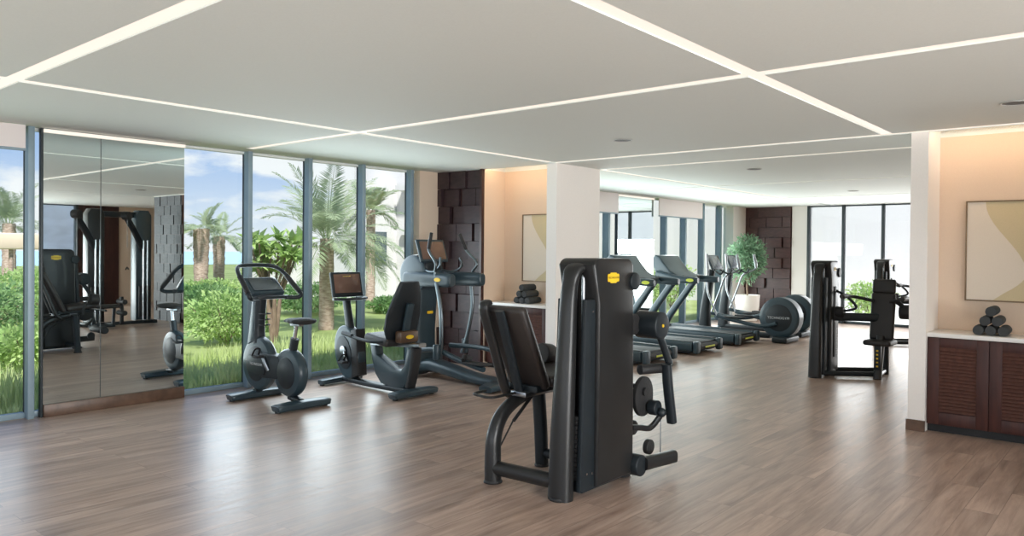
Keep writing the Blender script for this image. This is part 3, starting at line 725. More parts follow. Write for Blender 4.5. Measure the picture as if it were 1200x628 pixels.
# ---- upright bike
def wheel_case(t, name, c, r, th, m=slate, cover=True, logo=True):
    x, y, z = c
    o = MB().lathe([(.01, -th/2), (r*.80, -th/2), (r*.93, -th/2+.008), (r, -th/2+.03), (r+.003, 0), (r, th/2-.03), (r*.93, th/2-.008), (r*.80, th/2), (.01, th/2)], c, 48, 'x').obj(name, m, t)
    if cover:
        for s in (-1, 1):
            k = MB().lathe([(.01, 0), (r*.62, 0), (r*.66, .006), (r*.62, .012), (.01, .014)], (0, 0, 0), 40, 'x')
            for v in k.bm.verts: v.co = Vector((x+s*(th/2+v.co.x-.004), y+v.co.y, z+v.co.z))
            q = k.obj('side_disc', slate2, o)
            if logo: text(q, 'TECHNOGYM', r*.17, (x+s*(th/2+.0115), y, z+.0), (PI/2, 0, s*PI/2), whitel)
    return o
def upright_bike(loc, label):
    t = thing('upright_exercise_bike', label, 'exercise bike', loc)
    for y, nm in ((.43, 'front_base'), (-.44, 'rear_base')):
        MB().sweep([(-.30, y, .042), (-.26, y, .045), (0, y, .05), (.26, y, .045), (.30, y, .042)], [.06, .08, .085, .08, .06], [.030, .036, .040, .036, .030], seg=14, power=3.8).obj(nm, slate, t)
    f = MB(); 
    for y in (.43, -.44):
        for x in (-.27, .27): f.cyl((x, y, 0), (x, y, .03), .028, seg=14)
    f.obj('levelling_feet', black, t)
    wheel_case(t, 'front_wheel_case', (0, .34, .385), .285, .115, logo=False)
    wheel_case(t, 'rear_wheel_case', (0, -.24, .345), .245, .12, logo=False)
    cb = MB().prism([(-.22, .27), (.40, .24), (.48, .30), (.48, .48), (.40, .52), (-.10, .50)], 'x', -.066, .066, .014, 3).obj('centre_body', slate2, t)
    for s in (-1, 1):
        MB().prism(rrect(.14, .46, .28, .48, .03), 'x', s*.066, s*.078, .003).obj('logo_panel', slate2, cb)
        text(cb, 'TECHNOGYM', .038, (s*.0786, .30, .385), (PI/2, 0, s*PI/2), whitel)
    MB().sweep([(0, -.24, .10), (0, -.42, .07)], .04, .03, seg=12, power=3).obj('rear_stay', slate2, t)
    MB().sweep([(0, .36, .10), (0, .43, .07)], .04, .03, seg=12, power=3).obj('front_stay', slate2, t)
    # seat
    MB().sweep([(0, -.25, .50), (0, -.31, .70)], .034, .045, seg=16, power=3).obj('seat_tube', slate2, t)
    MB().cyl((0, -.30, .68), (0, -.335, .84), .019, seg=16).obj('seat_post', chrome, t)
    sd = MB(); n = 14
    sd.sweep([(0, -.52, .875), (0, -.47, .885), (0, -.38, .885), (0, -.30, .88), (0, -.22, .88), (0, -.15, .872)], [.10, .145, .14, .085, .05, .03], [.022, .032, .034, .03, .025, .016], seg=18)
    s_ = sd.obj('saddle', black, t); MB().bb(-.03, .03, -.42, -.26, .83, .855, .006).obj('saddle_rail', steel, s_)
    # column
    MB().sweep([(0, .36, .60), (0, .38, .75), (0, .33, 1.12)], [.065, .058, .052], [.06, .055, .05], seg=16, power=3.2).obj('column', slate2, t)
    MB().prism([(.36, .62), (.50, .58), (.46, .78), (.40, 1.10), (.345, 1.10)], 'x', -.066, .066, .012).obj('column_cover', slate, t)
    bh = MB()
    for k in range(3): bh.sweep([(-.05, .30-.006*k, .80+k*.06), (-.045, .235-.006*k, .80+k*.06), (0, .215-.006*k, .80+k*.06), (.045, .235-.006*k, .80+k*.06), (.05, .30-.006*k, .80+k*.06)], .006, seg=8)
    bh.obj('bottle_cage', black, t)
    # console: tray plus tilted screen
    c = MB(); R_ = Matrix.Rotation(math.radians(-38), 3, 'X')
    c.box((0, .29, 1.205), (.38, .06, .26), .018, Matrix.Rotation(math.radians(-52), 3, 'X'), 3)
    co = c.obj('console', slate, t)
    MB().box((0, .2655, 1.237), (.32, .004, .20), .001, Matrix.Rotation(math.radians(-52), 3, 'X')).obj('screen', screen, co)
    MB().sweep([(-.20, .16, 1.10), (-.10, .115, 1.10), (.10, .115, 1.10), (.20, .16, 1.10)], .03, .018, seg=12, power=3).obj('phone_tray', slate2, co)
    hb = MB(); R = []
    loop = [(.10, .17, 1.10), (.22, .10, 1.09), (.285, .05, 1.10), (.30, .06, 1.14), (.285, .16, 1.22), (.27, .30, 1.33), (.22, .42, 1.41), (.10, .46, 1.43), (-.10, .46, 1.43), (-.22, .42, 1.41), (-.27, .30, 1.33), (-.285, .16, 1.22), (-.30, .06, 1.14), (-.285, .05, 1.10), (-.22, .10, 1.09), (-.10, .17, 1.10)]
    hb.sweep(loop, .022, seg=12); h = hb.obj('handlebar', slate2, t)
    for s in (-1, 1):
        MB().sweep([(s*.30, .07, 1.15), (s*.285, .16, 1.22), (s*.272, .28, 1.315)], .028, seg=12).obj('hand_grip', black, h)
    for s, a in ((-1, 1.1), (1, 1.1+PI)):
        cy, cz = .07, .34; py, pz = cy+.165*math.cos(a), cz+.165*math.sin(a)
        k = MB().sweep([(s*.07, cy, cz), (s*.085, (cy+py)/2, (cz+pz)/2), (s*.09, py, pz)], .012, .02, seg=10, power=3).obj('crank', steel, t)
        MB().box((s*.145, py, pz), (.09, .10, .025), .006).sweep([(s*.11, py+.05, pz+.01), (s*.12, py+.01, pz+.075), (s*.17, py+.01, pz+.075), (s*.18, py+.05, pz+.01)], .012, .004, seg=8).obj('pedal', black, k)
    return t
ub = upright_bike((4.36, 7.10, 0), 'dark upright exercise bike with looped handlebar nearest the tall mirror')

# ---- recumbent bike
def recumbent(loc, label):
    t = thing('recumbent_exercise_bike', label, 'exercise bike', loc)
    MB().sweep([(-.29, .60, .042), (-.24, .60, .045), (0, .60, .05), (.24, .60, .045), (.29, .60, .042)], [.045, .06, .06, .06, .045], [.026, .03, .034, .03, .026], seg=14, power=3.5).obj('front_base', slate, t)
    MB().sweep([(-.30, -.72, .045), (-.26, -.72, .05), (0, -.72, .055), (.26, -.72, .05), (.30, -.72, .045)], [.06, .08, .085, .08, .06], [.03, .036, .04, .036, .03], seg=14, power=3.5).obj('rear_base', slate, t)
    f = MB()
    for y in (.60, -.72):
        for x in (-.26, .26): f.cyl((x, y, 0), (x, y, .03), .028, seg=14)
    f.obj('levelling_feet', black, t)
    MB().sweep([(0, .50, .07), (0, 0, .055), (0, -.66, .06)], .055, .03, seg=14, power=4).obj('floor_rail', slate2, t)
    # tall oval drive case
    w_ = MB(); pts = []
    for k in range(40):
        a = 2*PI*k/40; pts.append((.42+.225*math.cos(a)+.05*math.sin(a), .39+.315*math.sin(a)))
    w_.prism(pts, 'x', -.065, .065, .022, 3); wc = w_.obj('drive_case', slate, t)
    for s in (-1, 1):
        q = MB(); pts2 = [(.42+(y-.42)*.62+.03, .39+(z-.39)*.62) for y, z in pts]; q.prism(pts2, 'x', s*.062, s*.074, .004); q.obj('side_disc', slate2, wc)
    MB().prism([(.18, .14), (.30, .10), (.32, .66), (.22, .68)], 'x', -.07, .07, .012).obj('rear_cover', black, t)
    MB().sweep([(0, .42, .66), (0, .46, .84), (0, .50, 1.02)], [.045, .04, .04], [.05, .045, .04], seg=14, power=3.2).obj('column', slate2, t)
    sc = MB().box((0, .50, 1.19), (.43, .045, .30), .015, Matrix.Rotation(math.radians(-12), 3, 'X'), 3).obj('console', slate2, t)
    R_ = Matrix.Rotation(math.radians(-12), 3, 'X')
    MB().box(Vector((0, .50, 1.19))+R_ @ Vector((0, -.0235, .01)), (.37, .003, .225), .001, R_).obj('screen', mat('screen_brown', (.16, .085, .06), .16, coat=.5, var=(1.5, .3)), sc)
    text(sc, 'TECHNOGYM', .018, Vector((0, .50, 1.19))+R_ @ Vector((0, -.0265, .095)), (PI/2-math.radians(12), 0, 0), mat('gold_lettering', (.8, .6, .1), .5, var=(5, .05)))
    MB().sweep([(-.23, .44, 1.025), (-.10, .40, 1.02), (.10, .40, 1.02), (.23, .44, 1.025)], .04, .016, seg=12, power=3).obj('phone_tray', slate2, sc)
    for s, a in ((-1, -2.2), (1, -2.2+PI)):
        cy, cz = .44, .42; py, pz = cy+.16*math.cos(a), cz+.16*math.sin(a)
        k = MB().sweep([(s*.08, cy, cz), (s*.095, (cy+py)/2, (cz+pz)/2), (s*.10, py, pz)], .013, .022, seg=10, power=3).cyl((s*.074, cy, cz), (s*.10, cy, cz), .05, seg=20, bev=.006).obj('crank', steel, t)
        MB().box((s*.155, py, pz), (.09, .10, .028), .006).sweep([(s*.12, py+.04, pz+.015), (s*.13, py-.02, pz+.085), (s*.18, py-.02, pz+.085), (s*.19, py+.04, pz+.015)], .014, .004, seg=8).obj('pedal', black, k)
    # U-shaped seat support, like a cradle
    u = MB(); u.prism([(-.12, .52), (-.03, .52), (-.06, .36), (-.12, .20), (-.22, .10), (-.42, .075), (-.60, .085), (-.67, .16), (-.73, .34), (-.76, .53), (-.67, .53), (-.62, .34), (-.56, .28), (-.46, .285), (-.14, .42)], 'x', -.055, .055, .012, 2)
    u.obj('seat_cradle', slate, t)
    MB().sweep([(0, -.66, .10), (0, -.72, .30), (0, -.76, .54)], .058, .035, seg=14, power=4).obj('rear_post', black, t)
    MB().sweep([(0, -.02, .53), (0, -.40, .55), (0, -.86, .58)], .05, .024, seg=12, power=4).obj('slide_rail', steel, t)
    MB().box((0, -.32, .61), (.44, .40, .09), .035, Matrix.Rotation(math.radians(8), 3, 'X'), 4).obj('seat', pad, t)
    bp = MB(); P = [(0, -.48, .62), (0, -.50, .74), (0, -.54, .90), (0, -.60, 1.10), (0, -.64, 1.26)]
    bp.sweep(P, [.18, .235, .24, .19, .13], [.03, .045, .045, .04, .025], seg=22, power=2.8); bk = bp.obj('backrest', slate2, t)
    MB().sweep([(0, -.56, .60), (0, -.60, .80), (0, -.66, 1.02)], .05, .02, seg=12, power=4).obj('back_support', slate, t)
    pn = MB().box((0, -.60, .655), (.26, .10, .13), .02).obj('rear_panel', mat('bronze_plastic', (.10, .055, .03), .35, var=(4, .2)), t)
    o = MB(); o.prism([(.055*math.cos(2*PI*k/24), .022*math.sin(2*PI*k/24)) for k in range(24)], 'y', -.003, 0); o.obj('badge', yellow, pn, (0, -.6505, .655))
    for s in (-1, 1):
        MB().sweep([(s*.20, -.46, .60), (s*.29, -.36, .60), (s*.30, -.10, .62), (s*.30, .14, .66)], .017, seg=12).sweep([(s*.30, -.02, .64), (s*.30, .15, .663)], .024, seg=12).obj('side_handle', slate2, t)
    return t
recumbent((5.52, 7.02, 0), 'dark recumbent exercise bike with screen and high backed seat')

# ---- front room cross trainer with swinging arms
def arm_trainer(loc, label):
    t = thing('cross_trainer', label, 'cross trainer', loc)
    b = MB(); b.sweep([(0, .62, .10), (0, .40, .16), (0, .10, .13), (0, -.35, .075), (0, -.80, .055)], [.14, .13, .12, .11, .11], [.09, .08, .07, .06, .05], seg=18, power=3.2); b.obj('main_beam', slate, t)
    MB().sweep([(-.33, .62, .05), (0, .64, .07), (.33, .62, .05)], .09, .04, seg=14, power=3.4).obj('front_base', slate2, t)
    MB().sweep([(-.36, -.86, .045), (-.2, -.86, .06), (0, -.86, .065), (.2, -.86, .06), (.36, -.86, .045)], [.10, .13, .14, .13, .10], [.035, .045, .05, .045, .035], seg=16, power=3.4).obj('rear_base', slate, t)
    # column
    MB().sweep([(0, .60, .12), (0, .62, .50), (0, .58, .95), (0, .54, 1.22)], [.19, .185, .18, .18], [.13, .12, .11, .10], seg=20, power=3.2).obj('column', slate, t)
    o = MB(); o.prism(rrect(-.05, .05, -.018, .018, .012), 'y', -.003, 0); o.obj('badge', yellow, t, (0, .455, .82))
    # rounded top shroud in front of the column
    MB().lathe([(.01, -.17), (.20, -.17), (.245, -.15), (.26, 0), (.245, .15), (.20, .17), (.01, .17)], (0, .62, 1.30), 40, 'x').obj('top_shroud', slate, t)
    MB().sweep([(0, .45, 1.28), (0, .42, 1.42), (0, .46, 1.56)], [.17, .15, .10], [.06, .05, .03], seg=16, power=3).obj('console_neck', slate2, t)
    R_ = Matrix.Rotation(math.radians(-20), 3, 'X')
    c = MB().box((0, .43, 1.60), (.46, .04, .30), .014, R_, 3).obj('console', slate, t)
    MB().box(Vector((0, .43, 1.60))+R_ @ Vector((0, -.021, 0)), (.40, .003, .235), .001, R_).obj('screen', mat('screen_brown', (.16, .085, .06), .16), c)
    for s in (-1, 1):
        # side pods: horizontal rounded beams over the swing pivots
        p = MB().sweep([(s*.26, .62, 1.25), (s*.26, .58, 1.25), (s*.26, .2, 1.25), (s*.26, -.16, 1.25), (s*.26, -.22, 1.25)], [.045, .06, .062, .06, .04], [.06, .088, .09, .085, .06], seg=18, power=3).obj('side_pod', slate, t)
        o = MB(); o.prism([(.055*math.cos(2*PI*k/24), .024*math.sin(2*PI*k/24)) for k in range(24)], 'x', 0, .003)
        o.obj('badge', yellow, p, (s*.3225-(.003 if s < 0 else 0), -.02, 1.255))
        ph = .10*s
        # swinging arm and pedal lever
        a = MB().sweep([(s*.31, .02+ph*.15, 1.22), (s*.31, -.03+ph*.4, .9), (s*.30, .00+ph*.8, .55), (s*.28, .06+ph, .30)], .020, .026, seg=12, power=2.4).obj('swing_arm', handlem, t)
        hnd = [(s*.31, .02+ph*.15, 1.22), (s*.30, .02-ph*.2, 1.34), (s*.32, -.02-ph*.35, 1.46), (s*.29, .14-ph*.3, 1.62), (s*.22, .18-ph*.2, 1.82)]
        MB().sweep(hnd, .017, seg=12).obj('moving_handle', handlem, a)
        MB().sweep(hnd[-2:], .021, seg=12, smooth=False).obj('hand_grip', black, a)
        MB().sweep([(s*.13, .40, 1.36), (s*.17, .22, 1.34), (s*.19, .08, 1.42), (s*.16, .10, 1.52)], .016, seg=10).obj('fixed_handle', handlem, t)
        lv = MB().sweep([(s*.28, .34+ph*.3, .38), (s*.27, 0, .40), (s*.25, -.30, .36+.04*s), (s*.24, -.72, .30+.06*s)], [.03, .028, .035, .035], [.035, .03, .03, .03], seg=14, power=3).obj('pedal_lever', slate, t)
        MB().cyl((s*.34, .06+ph, .30), (s*.34, .06+ph, .48), .045, seg=20, bev=.01).obj('pivot_cap', slate, lv)
        fp = MB().box((s*.24, -.62, .36+.06*s), (.15, .36, .025), .01).sweep([(s*.17, -.46, .38+.06*s), (s*.24, -.42, .42+.06*s), (s*.31, -.46, .38+.06*s)], .02, .035, seg=10, power=3).obj('foot_pedal', black, lv)
    return t
arm_trainer((6.55, 6.72, 0), 'dark cross trainer with long swinging handles in front of the block panelled wall')

# ---- treadmills
def treadmill():
    t = thing('treadmill', 'treadmill', 'treadmill', (0, 0, 0))
    d = MB(); d.bb(-.30, .30, -1.0, .80, .10, .185, .01); d.bb(-.44, .44, -.95, .85, .03, .11, .02); d.obj('deck', slate2, t)
    MB().bb(-.27, .27, -1.02, .78, .186, .196, .004).obj('running_belt', black, t)
    for s in (-1, 1):
        r = MB(); r.sweep([(s*.38, -1.00, .135), (s*.38, -.6, .14), (s*.38, .3, .15), (s*.38, .82, .155)], .085, .075, seg=16, power=4.5); ro = r.obj('side_rail', slate, t)
        MB().sweep([(s*.38, -.98, .215), (s*.38, .7, .228)], .055, .004, seg=8, power=4, smooth=False).obj('foot_strip', black, ro)
        MB().box((s*.385, -1.05, .125), (.13, .09, .19), .03, None, 3).obj('end_cap', slate, t)
        MB().sweep([(s*.40, .88, .14), (s*.40, .70, .42), (s*.40, .34, .90), (s*.39, .18, 1.10)], [.05, .05, .048, .05], [.075, .065, .06, .06], seg=16, power=3.2).obj('upright', slate, t)
        p = MB().sweep([(s*.40, .56, 1.20), (s*.40, .40, 1.17), (s*.40, .10, 1.125), (s*.40, -.22, 1.11), (s*.40, -.29, 1.11)], [.05, .055, .055, .05, .035], [.07, .07, .065, .06, .045], seg=16, power=3.2).obj('handrail', slate, t)
        o = MB(); o.prism([(.075*math.cos(2*PI*k/24), .03*math.sin(2*PI*k/24)) for k in range(24)], 'x', 0, .003)
        o.obj('badge', mat('lime_badge', (.55, .62, .06), .4, var=(6, .05)), p, (s*.452-(.003 if s < 0 else 0), -.15, 1.112))
    MB().box((0, -1.03, .125), (.64, .05, .085), .015).cyl((-.3, -1.03, .13), (.3, -1.03, .13), .045, seg=20).obj('rear_roller', black, t)
    o = MB(); o.bb(-.16, .16, -1.087, -1.082, .11, .135); o.obj('warning_strip', mat('lime_badge', (.55, .62, .06), .4), t)
    MB().prism([(.62, .10), (1.02, .08), (1.04, .20), (.92, .30), (.66, .24)], 'x', -.33, .33, .02).obj('motor_hood', slate, t)
    # dashboard: broad curved housing rising to the screen
    ds = MB(); ds.prism([(.02, 1.10), (.30, 1.06), (.56, 1.14), (.66, 1.34), (.67, 1.50), (.62, 1.555), (.53, 1.54), (.44, 1.42), (.30, 1.27), (.10, 1.17)], 'x', -.37, .37, .025, 3)
    dd = ds.obj('dashboard', slate, t)
    R_ = Matrix.Rotation(math.radians(-40), 3, 'X')
    MB().box(Vector((0, .50, 1.395)), (.56, .012, .32), .004, R_).obj('screen_bezel', black, dd)
    MB().box(Vector((0, .4945, 1.40)), (.48, .006, .255), .001, R_).obj('screen', screen, dd)
    MB().sweep([(-.30, .06, 1.17), (0, .0, 1.15), (.30, .06, 1.17)], .03, .02, seg=12, power=3).obj('front_grip', black, dd)
    return t
tm = treadmill()
for k, (x, y, lb) in enumerate(((9.55, 6.62, 'dark treadmill nearest the opening, partly hidden behind the leg machine'), (11.05, 6.62, 'middle one of the three dark treadmills'), (12.58, 6.64, 'treadmill farthest back, beside the cross trainers'))):
    if k == 0: tm.location = (x, y, 0); tm['label'] = lb; tm['group'] = 'treadmills facing the windows'
    else: copy_tree(tm, (x, y, 0), 0, lb, 'treadmills facing the windows')

# ---- back room cross trainers with rear flywheel housing
def wheel_trainer():
    t = thing('rear_wheel_cross_trainer', 'x', 'cross trainer', (0, 0, 0))
    wheel_case(t, 'flywheel_case', (0, -.78, .44), .37, .26, slate, True, True)
    MB().box((0, -.86, .055), (.62, .28, .10), .03, None, 3).obj('rear_base', slate2, t)
    MB().sweep([(0, -.6, .10), (0, .2, .09), (0, .75, .10)], .09, .05, seg=14, power=4).obj('main_beam', slate2, t)
    MB().sweep([(-.3, .80, .05), (0, .80, .06), (.3, .80, .05)], .08, .04, seg=14, power=3.4).obj('front_base', slate, t)
    MB().sweep([(0, .74, .10), (0, .72, .60), (0, .60, 1.28)], [.10, .08, .06], [.12, .09, .06], seg=16, power=3).obj('column', slate2, t)
    R_ = Matrix.Rotation(math.radians(-25), 3, 'X')
    c = MB().box((0, .55, 1.42), (.46, .04, .30), .014, R_, 3).obj('console', slate, t)
    MB().box(Vector((0, .55, 1.42))+R_ @ Vector((0, -.021, 0)), (.40, .003, .235), .001, R_).obj('screen', screen, c)
    for s in (-1, 1):
        ph = .18*s
        a = MB().sweep([(s*.24, .55+ph, .42), (s*.25, .56, .85), (s*.27, .50-ph*.3, 1.15), (s*.30, .36-ph, 1.30), (s*.27, .40-ph, 1.58)], .018, seg=12).obj('moving_handle', steel, t)
        MB().sweep([(s*.30, .36-ph, 1.31), (s*.27, .40-ph, 1.58)], .024, seg=12).obj('hand_grip', steel, a)
        MB().sweep([(s*.12, .50, 1.28), (s*.18, .34, 1.20), (s*.16, .28, 1.28)], .016, seg=10).obj('fixed_handle', slate2, t)
        l = MB().sweep([(s*.24, .55+ph, .42), (s*.22, .1, .36), (s*.17, -.45, .38+.1*s), (s*.16, -.75, .44+.1*s)], .028, .035, seg=12, power=3).obj('pedal_lever', slate, t)
        MB().box((s*.22, .02, .41), (.15, .36, .03), .01).obj('foot_pedal', black, l)
    return t
wt = wheel_trainer(); wt.location = (13.42, 6.10, 0); wt['label'] = 'cross trainer with round rear flywheel case right next to the last treadmill'; wt['group'] = 'cross trainers in the back room'
copy_tree(wt, (14.55, 6.25, 0), 0, 'farther cross trainer with round flywheel case in front of the potted tree', 'cross trainers in the back room')

# ---- multi gym, seen only in the tall mirror
def cable_station(loc, label):
    t = thing('cable_pulley_station', label, 'weight machine', loc)
    MB().bb(-.68, .68, -.04, .04, .02, .09, .01).bb(-.68, -.60, -.55, .10, .02, .09, .01).bb(.60, .68, -.55, .10, .02, .09, .01).obj('base_frame', slate2, t)
    for x, nm in ((-.42, 1), (.50, 1)):
        c = MB(); c.prism([(x-.16, .08), (x+.16, .08), (x+.16, 2.28), (x+.10, 2.38), (x-.10, 2.38), (x-.16, 2.28)], 'y', -.42, -.14, .03)
        co = c.obj('weight_column', paint if x < 0 else slate, t)
        r = MB()
        for dx in (-.06, .02): r.cyl((x+dx, -.02, .1), (x+dx, -.02, 1.75), .016, seg=12)
        r.obj('guide_rods', chrome, co)
        MB().bb(x-.12, x+.12, -.12, -.08, .15, .8, .01).obj('weight_plates', black, co)
        p = MB().sweep([(x+.02, -.14, 1.45), (x-.22, .02, 1.85), (x-.50, .22, 2.22)], .045, .06, seg=14, power=3.5).obj('pulley_arm', slate2, t)
        MB().cyl((x-.54, .18, 2.24), (x-.46, .30, 2.24), .085, seg=26, bev=.01).obj('pulley_wheel', black, p)
        MB().cyl((x-.50, .27, 2.18), (x-.50, .27, 1.2 if x < 0 else 1.6), .005, seg=8).obj('cable', steel, p)
        MB().sweep([(x-.56, .36, 1.16), (x-.50, .27, 1.20), (x-.44, .18, 1.16)], .014, seg=10).obj('cable_handle', black, p)
    MB().bb(-.56, .66, -.34, -.24, 2.22, 2.34, .03).obj('cross_head', slate2, t)
    b = MB().box((-.52, .42, .44), (.62, .26, .07), .03, None, 3).obj('bench_pad', pad, t)
    MB().sweep([(-.30, .42, .40), (-.32, .42, .09)], .03, .03, seg=12).sweep([(-.74, .42, .40), (-.74, .42, .09)], .03, .03, seg=12).bb(-.76, -.28, .40, .44, .03, .09, .01).bb(-.34, -.28, .0, .42, .03, .09, .01).obj('bench_frame', slate2, t)
    k = MB()
    for z in (.30, .52): k.cyl((-.16, .26, z), (-.16, .58, z), .05, seg=20, bev=.01)
    k.bb(-.19, -.13, .39, .45, .09, .62, .01); k.obj('leg_rollers', black, t)
    return t
cable_station((6.50, -.12, 0), 'tall dark cable pulley station visible in the tall mirror before the block wall')

# ---- potted tree
def leaf_cloud(name, m, parent, n, rad, size, seed, wide=.4, hollow=.35, loc=(0, 0, 0)):
    rnd = random.Random(seed); b = MB(); bm = b.bm
    for i in range(n):
        while True:
            p = Vector((rnd.uniform(-1, 1), rnd.uniform(-1, 1), rnd.uniform(-1, 1)))
            l = p.length
            if hollow < l < 1: break
        k = .82+.36*noise.noise(p*2.3+Vector((seed, 0, 0)))
        c = Vector((p.x*rad[0], p.y*rad[1], p.z*rad[2]))*k
        d = (p.normalized()+Vector((rnd.gauss(0, .6), rnd.gauss(0, .6), rnd.gauss(0, .5)))).normalized()
        s_ = d.cross(Vector((rnd.gauss(0, 1), rnd.gauss(0, 1), rnd.gauss(0, 1)))).normalized(); L = size*rnd.uniform(.6, 1.3)
        nn = d.cross(s_)
        v = [bm.verts.new(c), bm.verts.new(c+d*L*.45+s_*L*wide*.5+nn*L*.06), bm.verts.new(c+d*L), bm.verts.new(c+d*L*.45-s_*L*wide*.5+nn*L*.06)]
        bm.faces.new(v)
    o = b.obj(name, m, parent, loc, fix=False)
    return o
def potted_tree(loc):
    t = thing('potted_tree', 'bushy green indoor tree in a pale round pot before the dark far panel', 'potted plant', loc)
    MB().lathe([(.01, 0), (.19, 0), (.22, .03), (.27, .35), (.285, .60), (.29, .62), (.265, .62), (.255, .56), (.01, .55)], seg=40).obj('pot', potm, t)
    tr = MB(); rnd = random.Random(4)
    tr.sweep([(0, 0, .54), (.01, .02, .8), (-.02, 0, 1.1), (0, .01, 1.4)], [.022, .02, .016, .01], seg=10)
    for k in range(12):
        a = rnd.uniform(0, 2*PI); z = rnd.uniform(.85, 1.3)
        tr.sweep([(0, 0, z), (.15*math.cos(a), .15*math.sin(a), z+.18), (.36*math.cos(a), .36*math.sin(a), z+.33)], [.009, .006, .003], seg=6)
    tr.obj('trunk', barkm, t)
    leaf_cloud('foliage', leafc, t, 3000, (.47, .47, .60), .095, 3, .36, .15, (0, 0, 1.48))
potted_tree((16.85, 7.50, 0))

# ------------------------------------------------------------------ outside
GZ = -.12
struct(MB().bb(-40, 60, GX+.12, 75, GZ-.2, GZ).obj('floor_garden', lawnm))
seam = mat('sea_water', (.40, .58, .68), .4, var=(.05, .1))
tag(MB().bb(-260, 300, 75, 420, -1.2, -.9).obj('sea', seam), kind='structure')
struct(MB().bb(X1+.15, 60, -30, GX+.12, GZ-.2, GZ).obj('floor_courtyard', stone))
struct(MB().bb(-40, 60, -50, Y0-.2, GZ-.2, GZ).obj('floor_terrace', stone))
def grass(name, x0, x1, y0, y1, n, h0, h1, seed):
    rnd = random.Random(seed); b = MB(); bm = b.bm
    for i in range(n):
        x = rnd.uniform(x0, x1); y = y0+(y1-y0)*rnd.random()**1.4
        k = .5+noise.noise(Vector((x*.9, y*.9, 0)))
        h = (h0+(h1-h0)*rnd.random())*max(.35, k+.5); a = rnd.uniform(0, PI); w_ = .010+.006*rnd.random()
        dx, dy = math.cos(a)*w_, math.sin(a)*w_; lx, ly = rnd.gauss(0, .16)*h, rnd.gauss(0, .16)*h
        p = Vector((x, y, GZ)); m_ = p+Vector((lx*.4, ly*.4, h*.55)); q = p+Vector((lx, ly, h))
        v = [bm.verts.new(p+Vector((dx, dy, 0))), bm.verts.new(m_+Vector((dx*.7, dy*.7, 0))), bm.verts.new(q), bm.verts.new(m_-Vector((dx*.7, dy*.7, 0))), bm.verts.new(p-Vector((dx, dy, 0)))]
        bm.faces.new(v)
    o = b.obj(name, grassm, fix=False); return tag(o, 'tall soft garden grass growing outside against the windows', 'grass', kind='stuff')
grass('garden_grass', 0.5, 15, GX+.2, 11.0, 24000, .08, .30, 5)

def frond_mesh(bm, base, az, el, L, droop, rnd, nl=22, lw=.035, ll=.42):
    """arched rachis with paired leaflets"""
    d = Vector((math.cos(az)*math.cos(el), math.sin(az)*math.cos(el), math.sin(el))); pts = []; p = Vector(base); stp = L/nl
    for i in range(nl+1):
        pts.append(p.copy()); d = (d+Vector((0, 0, -droop*(.3+i/nl)/nl*3))).normalized(); p = p+d*stp
    for i in range(nl):
        a, b_ = pts[i], pts[i+1]; tg = (b_-a).normalized(); sd = tg.cross(Vector((0, 0, 1)))
        if sd.length < .05: sd = Vector((math.sin(az), -math.cos(az), 0))
        sd.normalize(); up_ = sd.cross(tg)
        w_ = .012*(1-i/nl)+.003
        v = [bm.verts.new(a+sd*w_), bm.verts.new(b_+sd*w_), bm.verts.new(b_-sd*w_), bm.verts.new(a-sd*w_)]; bm.faces.new(v)
        if i < 3: continue
        t = i/nl; lf = ll*(math.sin(PI*min(1, .18+t*.85)))**.7+.05
        for s in (-1, 1):
            for q in (0, .5):
                o_ = a+(b_-a)*q
                dr = (sd*s*.85+tg*.75+up_*(.25+rnd.gauss(0, .1))+Vector((0, 0, -.12))).normalized(); e_ = o_+dr*lf*rnd.uniform(.85, 1.1)+Vector((0, 0, -.12*lf))
                m_ = o_+(e_-o_)*.45+up_*.02; pw = tg*lw*.5
                bm.faces.new([bm.verts.new(o_), bm.verts.new(m_+pw), bm.verts.new(e_), bm.verts.new(m_-pw)])
def palm(name, loc, ht, r0, r1, nf, L, seed, label, group=None, ll=.42, lm=palmleaf, lean=(0, 0)):
    rnd = random.Random(seed); t = thing(name, label, 'palm tree', loc, 0, group)
    b = MB(); pr = []; n = int(ht/.11)+2
    for i in range(n+1):
        z = ht*i/n; r = r0+(r1-r0)*i/n
        pr.append((r*(1.035 if i % 2 else .97), z))
    b.lathe(pr, seg=16)
    for v in b.bm.verts:
        a = math.atan2(v.co.y, v.co.x); f_ = 1+.10*noise.noise(v.co*7); v.co.x = v.co.x*f_+lean[0]*(v.co.z/ht)**2; v.co.y = v.co.y*f_+lean[1]*(v.co.z/ht)**2
    b.obj('trunk', trunkm, t)
    c = MB(); ctr = Vector((lean[0], lean[1], ht-.03))
    for i in range(nf):
        el = math.radians(rnd.uniform(-15, 82)); az = i*2.39996+rnd.uniform(-.2, .2)
        frond_mesh(c.bm, ctr+Vector((math.cos(az)*r1*.6, math.sin(az)*r1*.6, 0)), az, el, L*rnd.uniform(.8, 1.1), rnd.uniform(.35, .6), rnd, ll=ll)
    c.obj('crown', lm, t, fix=False)
    return t
P_ = lambda x, y: (x, y, GZ)
palm('date_palm', P_(9.62, 13.8), 1.95, .165, .145, 46, 1.85, 1, 'stout date palm with rough brown trunk right behind the recumbent bike window')
palm('date_palm', P_(12.2, 24.5), 2.35, .20, .26, 14, 1.0, 2, 'thick bare trunked palm in the middle of the left window', ll=.3)
palm('date_palm', P_(13.6, 26.0), 2.15, .17, .21, 18, 1.2, 3, 'second thick trunked palm just right of the bare one', ll=.3)
palm('date_palm', P_(14.6, 34), 2.0, .2, .2, 24, 1.9, 4, 'distant palm far left beyond the garden', ll=.4)
palm('date_palm', P_(12.3, 33), 2.2, .17, .17, 24, 1.9, 5, 'small distant palm beside the mirror edge', ll=.4)
